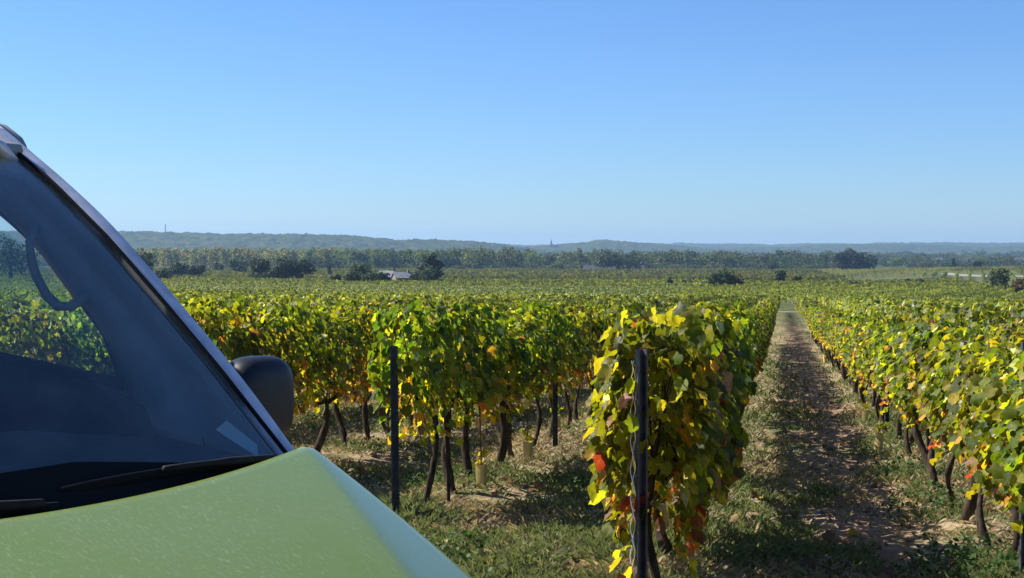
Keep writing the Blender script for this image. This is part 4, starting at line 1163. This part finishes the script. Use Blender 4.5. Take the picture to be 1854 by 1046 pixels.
OF = np.array([0.02, -0.03, -0.136, -0.238, -0.408, -0.577, -0.718, -0.864, -0.92]); OZ = np.array([1.02, 1.072, 1.189, 1.293, 1.452, 1.604, 1.707, 1.804, 1.844])
for s in (-1, 1):
    # outer pillar: rounded strip beside the glass
    n = 40; tt = np.linspace(0, 1, n); ii = np.linspace(0, 1, len(OF))
    of = np.interp(tt, ii, OF); oz = np.interp(tt, ii, OZ)
    for _ in range(3):
        of[1:-1] = (of[:-2] + 2 * of[1:-1] + of[2:]) / 4; oz[1:-1] = (oz[:-2] + 2 * oz[1:-1] + oz[2:]) / 4
    V, Fc = [], []
    prof = [(-0.035, 0.008), (-0.033, 0.014), (-0.016, 0.019), (0.006, 0.019), (0.018, 0.010), (0.025, -0.006), (0.023, -0.040), (-0.012, -0.045), (-0.022, -0.03)]
    for k in range(n):
        l0 = 0.684 + 0.11 * of[k]
        tf_ = np.array([np.gradient(of)[k], np.gradient(oz)[k]]); tf_ /= np.linalg.norm(tf_)
        nf, nz = tf_[1], -tf_[0]                  # outward (forward, up) normal in the f-z plane
        for a_, b_ in prof:
            V.append((of[k] + nf * (b_ - 0.010), s * (l0 + a_), oz[k] + nz * (b_ - 0.010)))
    m_ = len(prof)
    for k in range(n - 1):
        for q in range(m_):
            q2 = (q + 1) % m_
            Fc.append((k * m_ + q, k * m_ + q2, (k + 1) * m_ + q2, (k + 1) * m_ + q))
    Fc += [tuple(range(m_)), tuple((n - 1) * m_ + q for q in range(m_))]
    part('pillar', V, Fc, M_silver)
    # black rubber seal between pillar and glass
    pts = []
    for t in np.linspace(0.02, 1, 30):
        f, z = edge(t); pts.append((f + 0.005, s * (0.655 + 0.11 * f - 0.009), z + 0.004))
    v, f_ = tube_vf(pts, 0.0048, 6); part('seal', v, f_, M_rubber)
    # dark band printed round the glass edge (inside)
    # inner pillar trim: from behind the seal to the front edge of the door window
    WE = np.array([(-1.06, 0.615, 1.700), (-0.992, 0.638, 1.636), (-0.851, 0.654, 1.534), (-0.757, 0.672, 1.425), (-0.700, 0.681, 1.376), (-0.640, 0.692, 1.297), (-0.6207, 0.7068, 1.204), (-0.60, 0.722, 1.10)])
    P = []
    for t in np.linspace(0, 1, 24):
        tv_ = 1 - t
        fe, ze = edge(0.02 + 0.98 * tv_)
        A_ = np.array([fe - 0.018, 0.648 + 0.11 * fe, ze - 0.018])
        we = np.array([np.interp(t, np.linspace(0, 1, len(WE)), WE[:, c]) for c in range(3)])
        row = []
        for q in (0, 0.18, 0.36, 0.52, 0.545, 0.57, 0.8, 1.0):
            p = A_ * (1 - q) + we * q
            p[1] += 0.012 * math.sin(q * math.pi) - (0.012 if q in (0.545,) else 0) - (0.02 if q > 0.56 and q < 1 else 0)
            row.append((p[0], s * p[1], p[2]))
        P.append(row)
    V, F = grid_vf(np.array(P))
    solid(part('pillar_trim', V, F, M_trim), 0.006, 0)
    # door: panel below the window line, frame round the window
    bz = lambda f: 1.204 + (f + 0.62) * -0.105
    dl = lambda z: 0.74 - 0.16 * (z - 1.0) if z > 1.0 else 0.74 + 0.03 * (1.0 - z)
    fs = np.linspace(-0.06, -1.28, 16)
    P = []
    for f in fs:
        zt = min(bz(f), 1.06 + 0.1 * max(0, -f / 0.5)) if f > -0.62 else bz(f)
        P.append([(f, s * dl(zt + (0.25 - zt) * t), zt + (0.25 - zt) * t) for t in np.linspace(0, 1, 10)])
    V, F = grid_vf(np.array(P)); door = part('door', V, F, M_paint); solid(door, 0.012, 1)
    P = []
    for f in np.linspace(-0.10, -1.28, 12):
        zt = (min(bz(f), 1.06 + 0.1 * max(0, -f / 0.5)) if f > -0.62 else bz(f)) - 0.002
        P.append([(f, s * (dl(zt + (0.25 - zt) * t) - 0.03 - 0.03 * math.sin(t * 3.1)), zt + (0.25 - zt) * t) for t in np.linspace(0, 1, 8)])
    V, F = grid_vf(np.array(P)); part('door_lining', V, F, M_dash, door)
    v, f_ = box_vf((-1.1, s * 0.757, 0.95), (0.16, 0.03, 0.03)); bevel(part('handle', v, f_, M_black, door), 0.006)
    # door glass, wound a little way down
    top = [(-1.27, 1.655), (-1.12, 1.635), (-1.0, 1.592), (-0.93, 1.565), (-0.89, 1.545), (-0.76, 1.42), (-0.64, 1.29), (-0.615, 1.19)]
    V, F = [], []
    for f, z in top:
        V.append((f, s * (dl(z) - 0.006), z)); V.append((f, s * (dl(1.12) - 0.006), 1.12))
    for k in range(len(top) - 1):
        F.append((2 * k, 2 * k + 1, 2 * k + 3, 2 * k + 2))
    part('door_window', V, F, M_side, door, smooth=False)
    # window frame top and rear
    pts = [(-0.62, s * dl(1.2), 1.2), (-0.66, s * dl(1.33), 1.33), (-0.85, s * dl(1.55), 1.55), (-1.0, s * dl(1.66), 1.66), (-1.15, s * dl(1.72), 1.72), (-1.28, s * dl(1.73), 1.73)]
    v, f_ = tube_vf(pts, [0.004, 0.006, 0.01, 0.018, 0.02, 0.02], 6); part('window_frame', v, f_, M_rubber, door)
    v, f_ = tube_vf([(f, s * (dl(bz(f)) - 0.008), bz(f) + 0.004) for f in np.linspace(-0.60, -1.28, 8)], 0.016, 8); part('belt_seal', v, f_, M_rubber, door)
    # rear side panel
    P = [[(f, s * (dl(z) + 0.004), z) for z in np.linspace(1.76, 0.28, 14)] for f in np.linspace(-1.27, -3.05, 10)]
    V, F = grid_vf(np.array(P)); solid(part('side_panel', V, F, M_paint), 0.02, -1)
    # roof rail
    pts = [(-0.862, s * 0.612, 1.795), (-0.885, s * 0.612, 1.810), (-0.93, s * 0.605, 1.838), (-1.0, s * 0.595, 1.858), (-1.2, s * 0.585, 1.872), (-2.9, s * 0.580, 1.872)]
    v, f_ = tube_vf(pts, [0.009, 0.017, 0.019, 0.019, 0.019, 0.019], 10); part('roof_rail', v, f_, M_trim)
    v, f_ = tube_vf([(-0.93, s * 0.588, 1.872), (-1.0, s * 0.574, 1.890), (-1.2, s * 0.565, 1.897), (-2.8, s * 0.565, 1.897)], [0.006, 0.012, 0.012, 0.012], 8)
    part('rail_strip', v, f_, M_silver)
    # mirror
    root = bpy.data.objects.new('door_mirror', None); link(root, van); root.location = (-0.275, s * 0.822, 1.176)
    us = np.linspace(-1, 1, 15); V = []
    nu, nv = 28, 14
    for j in range(nv + 1):
        ph = -math.pi / 2 + math.pi * j / nv
        for i in range(nu):
            th = 2 * math.pi * i / nu
            c_, s_ = math.cos(th), math.sin(th)
            sg = lambda q, e: math.copysign(abs(q) ** e, q)
            x_ = 0.060 * sg(math.sin(ph), 0.8)
            rr_ = max(0.0, math.cos(ph)) ** 0.45
            V.append((x_, s * 0.100 * sg(c_, 0.62) * rr_, 0.108 * sg(s_, 0.62) * rr_ - (0.0)))
    F = [(j * nu + i, j * nu + (i + 1) % nu, (j + 1) * nu + (i + 1) % nu, (j + 1) * nu + i) for j in range(nv) for i in range(nu)]
    part('housing', V, F, M_mirror, root)
    v, f_ = box_vf((-0.064, 0, 0), (0.004, 0.16, 0.17)); bevel(part('mirror_glass', v, f_, mat('mirror_glass', (0.8, 0.8, 0.8), 0.02, 1.0), root, False), 0.001)
    v, f_ = tube_vf([(0.0, -s * 0.11, -0.10), (0.0, -s * 0.02, -0.095), (0.0, s * 0.07, -0.085)], [0.035, 0.032, 0.02], 8); part('bracket', v, f_, M_black, root)

# grab handle on the far pillar
hp_ = [(-0.66, 0.640, 1.43), (-0.675, 0.60, 1.402), (-0.715, 0.592, 1.402), (-0.755, 0.590, 1.428), (-0.785, 0.584, 1.475), (-0.795, 0.577, 1.52), (-0.795, 0.572, 1.56), (-0.80, 0.60, 1.60)]
v, f_ = tube_vf(hp_, [0.011, 0.012, 0.013, 0.013, 0.012, 0.011, 0.011, 0.011], 8); part('grab_handle', v, f_, M_trim)

# roof, header, rear, floor
P = []
for f in np.linspace(-0.80, -3.05, 14):
    row = []
    for u in np.linspace(-1, 1, 15):
        wv = min(0.575 + 0.03 * min(1, (-0.8 - f) / 0.4), 0.60)
        z = 1.795 + 0.055 * min(1.0, (-0.80 - f) / 0.35) ** 0.6 + 0.03 * (1 - u * u)
        z -= 0.06 * max(0, abs(u) - 0.9) / 0.1
        row.append((f + 0.05 * (1 - u * u) * (1 if f > -0.9 else 0), u * wv, z))
    P.append(row)
V, F = grid_vf(np.array(P)); solid(part('roof', V, F, M_silver), 0.03, 1)
v, f_ = tube_vf([(-0.80 + 0.055 * (1 - u * u) - 0.03, u * 0.565, 1.785) for u in np.linspace(-1, 1, 15)], 0.02, 8); part('header_trim', v, f_, M_trim)
for s in (-1, 1):
    P = [[(f, s * (0.60 + 0.02 * q), 1.80 - 0.10 * q) for q in (0, 0.5, 1)] for f in np.linspace(-0.95, -3.05, 6)]
    V, F = grid_vf(np.array(P)); solid(part('roof_side', V, F, M_paint), 0.02, 0)
v, f_ = box_vf((-3.06, 0, 1.05), (0.03, 1.32, 1.5)); bevel(part('rear_door', v, f_, M_paint), 0.01)
v, f_ = box_vf((-1.45, 0, 0.30), (3.0, 1.40, 0.05)); part('floor_pan', v, f_, M_black)
v, f_ = box_vf((-1.50, 0, 0.85), (0.02, 1.26, 1.1)); part('bulkhead', v, f_, M_dash)

# cowl between glass and bonnet, wipers, dashboard, seats, wheel
P = []
for u in np.linspace(-1, 1, 25):
    l = 0.69 * u
    f0 = -0.02 + 0.055 * (1 - u * u); f1 = float(f_rear(np.array(l))) + 0.09
    P.append([(f0, l, 1.058), ((f0 + f1) / 2, l, 1.028), (f1, l, 1.035)])
V, F = grid_vf(np.array(P)); part('cowl', V, F, M_black)
for l0, l1, name in ((0.60, -0.02, 'wiper'), (-0.05, -0.62, 'wiper')):
    root = bpy.data.objects.new(name, None); link(root, van)
    pts = []
    for q in np.linspace(0, 1, 14):
        l = l0 + (l1 - l0) * q; u = l / 0.66
        f, z = 0.010 + 0.055 * (1 - u * u), 1.075 + 0.018 * math.sin(q * 2.6)
        pts.append((f - 0.018 - 0.03 * q, l, z + 0.012 * q))
    v, f_ = tube_vf(pts, 0.008, 6, squash=1.4); part('blade', v, f_, M_rubber, root)
    pts2 = [(p[0] + 0.016, p[1], p[2] + 0.010) for p in pts[1:9]]
    v, f_ = tube_vf(pts2, [0.010] * 4 + [0.007] * 4, 6); part('arm', v, f_, M_black, root)
P = []
for u in np.linspace(-1, 1, 21):
    l = 0.645 * u
    f0 = -0.03 + 0.055 * (1 - u * u)
    row = [(f0, l, 1.040), (-0.20, l, 1.075), (-0.42, l, 1.090 + 0.04 * math.exp(-((l - 0.36) / 0.2) ** 2)), (-0.62, l, 1.075 + 0.05 * math.exp(-((l - 0.36) / 0.2) ** 2)), (-0.68, l, 1.02), (-0.66, l, 0.60)]
    P.append(row)
V, F = grid_vf(np.array(P)); part('dashboard', V, F, M_dash)
ring = [(-0.74 - 0.06 * math.cos(a), 0.36 + 0.18 * math.sin(a), 0.90 + 0.165 * math.cos(a)) for a in np.linspace(0, 2 * math.pi, 25)]
v, f_ = tube_vf(ring, 0.014, 7, cap=False)
v2, f2 = join_vf([(v, f_), tube_vf([(-0.74, 0.19, 0.9), (-0.74, 0.53, 0.9)], 0.018, 6), tube_vf([(-0.66, 0.36, 0.9), (-0.75, 0.36, 0.9)], 0.05, 10)])
part('steering_wheel', v2, f2, M_black)
for l in (0.36, -0.36):
    root = bpy.data.objects.new('seat', None); link(root, van)
    v, f_ = box_vf((-1.05, l, 0.62), (0.48, 0.46, 0.16)); bevel(part('cushion', v, f_, M_seat, root), 0.05, 3)
    v, f_ = box_vf((-1.36, l, 0.95), (0.12, 0.46, 0.60)); bevel(part('backrest', v, f_, M_seat, root), 0.05, 3)
    v, f_ = box_vf((-1.39, l, 1.34), (0.08, 0.24, 0.16)); bevel(part('headrest', v, f_, M_seat, root), 0.03, 3)

# black band along the foot of the glass, under the wipers
P = []
for l in np.linspace(-0.62, 0.58, 30):
    hb = 0.080 * min(1.0, (0.60 - l) / 0.55) ** 0.8
    row = []
    for q in np.linspace(0, 1, 5):
        z = 1.058 + hb * q
        t = float(np.interp(z, EZ, np.linspace(0, 1, len(EZ)))); fe = edge(t)[0]; u = l / (0.655 + 0.11 * fe)
        row.append((fe + 0.055 * (1 - u * u) + 0.004, l, z + 0.003))
    P.append(row)
V, F = grid_vf(np.array(P)); part('black_band', V, F, M_rubber, ws)
# stickers inside the lower corner of the windscreen
def glass_quad(name, corners, m):
    V = []
    for l, z in corners:
        t = float(np.interp(z, EZ, np.linspace(0, 1, len(EZ)))); fe = edge(t)[0]
        u = l / (0.655 + 0.11 * fe)
        V.append((fe + 0.055 * (1 - u * u) - 0.009, l, z - 0.009))
    o = part(name, V, [(0, 1, 2, 3)], m, ws, False); solid(o, 0.0006, 0)
glass_quad('sticker', [(0.492, 1.160), (0.548, 1.173), (0.592, 1.118), (0.566, 1.094)], mat('pale_sticker', (0.30, 0.38, 0.42), 0.6))
glass_quad('sticker', [(0.500, 1.083), (0.545, 1.087), (0.548, 1.080), (0.503, 1.076)], mat('blue_sticker', (0.16, 0.24, 0.32), 0.6))

# front end and wheels (below the picture)
P = []
for u in np.linspace(-1, 1, 21):
    l = HW * u; fn = float(f_nose(np.array(l))); zt = float(hood_z(np.array(fn), np.array(l)))
    P.append([(fn, l, zt - 0.004), (fn + 0.05, l, zt - 0.10), (fn + 0.07, l, 0.52)])
V, F = grid_vf(np.array(P)); part('grille', V, F, M_black)
P = []
for u in np.linspace(-1, 1, 21):
    l = 0.76 * u; fn = float(f_nose(np.array(l * 0.94)))
    P.append([(fn + 0.06, l, 0.56), (fn + 0.13, l, 0.52), (fn + 0.14, l, 0.34), (fn + 0.08, l, 0.24)])
V, F = grid_vf(np.array(P)); solid(part('bumper', V, F, M_mirror), 0.02, -1)
for s in (-1, 1):
    fn = float(f_nose(np.array(0.52)))
    v, f_ = box_vf((fn + 0.02, s * 0.53, 0.66), (0.10, 0.26, 0.17)); bevel(part('headlight', v, f_, mat('lamp_lens', (0.6, 0.62, 0.65), 0.1)), 0.03, 3)
    for fx in (0.45, -2.25):
        root = bpy.data.objects.new('wheel', None); link(root, van); root.location = (fx, s * 0.66, 0.30)
        a = np.linspace(0, 2 * math.pi, 33)
        v, f_ = tube_vf([(0.225 * math.cos(q), 0, 0.225 * math.sin(q)) for q in a], 0.078, 8, cap=False); part('tyre', v, f_, M_rubber, root)
        v, f_ = tube_vf([(0, -0.05, 0), (0, 0.05, 0)], 0.17, 20); part('rim', v, f_, M_steel, root)

# ------------------------------------------------------------------ haze: even air round everything
hm = bpy.data.materials.new('haze'); hm.use_nodes = True
N = hm.node_tree.nodes; N.remove(N['Principled BSDF'])
pvn = N.new('ShaderNodeVolumePrincipled')
pvn.inputs['Color'].default_value = (0.43, 0.69, 1.0, 1)
pvn.inputs['Density'].default_value = 1.15e-4
pvn.inputs['Anisotropy'].default_value = 0.2
hm.node_tree.links.new(pvn.outputs[0], N['Material Output'].inputs['Volume'])
v, f_ = box_vf((0, 4200, 20), (19000, 10400, 110))
o = obj('haze', py_mesh('haze', v, f_, hm)); tag(o, 'thin blue haze over the valley', 'haze', kind='stuff')
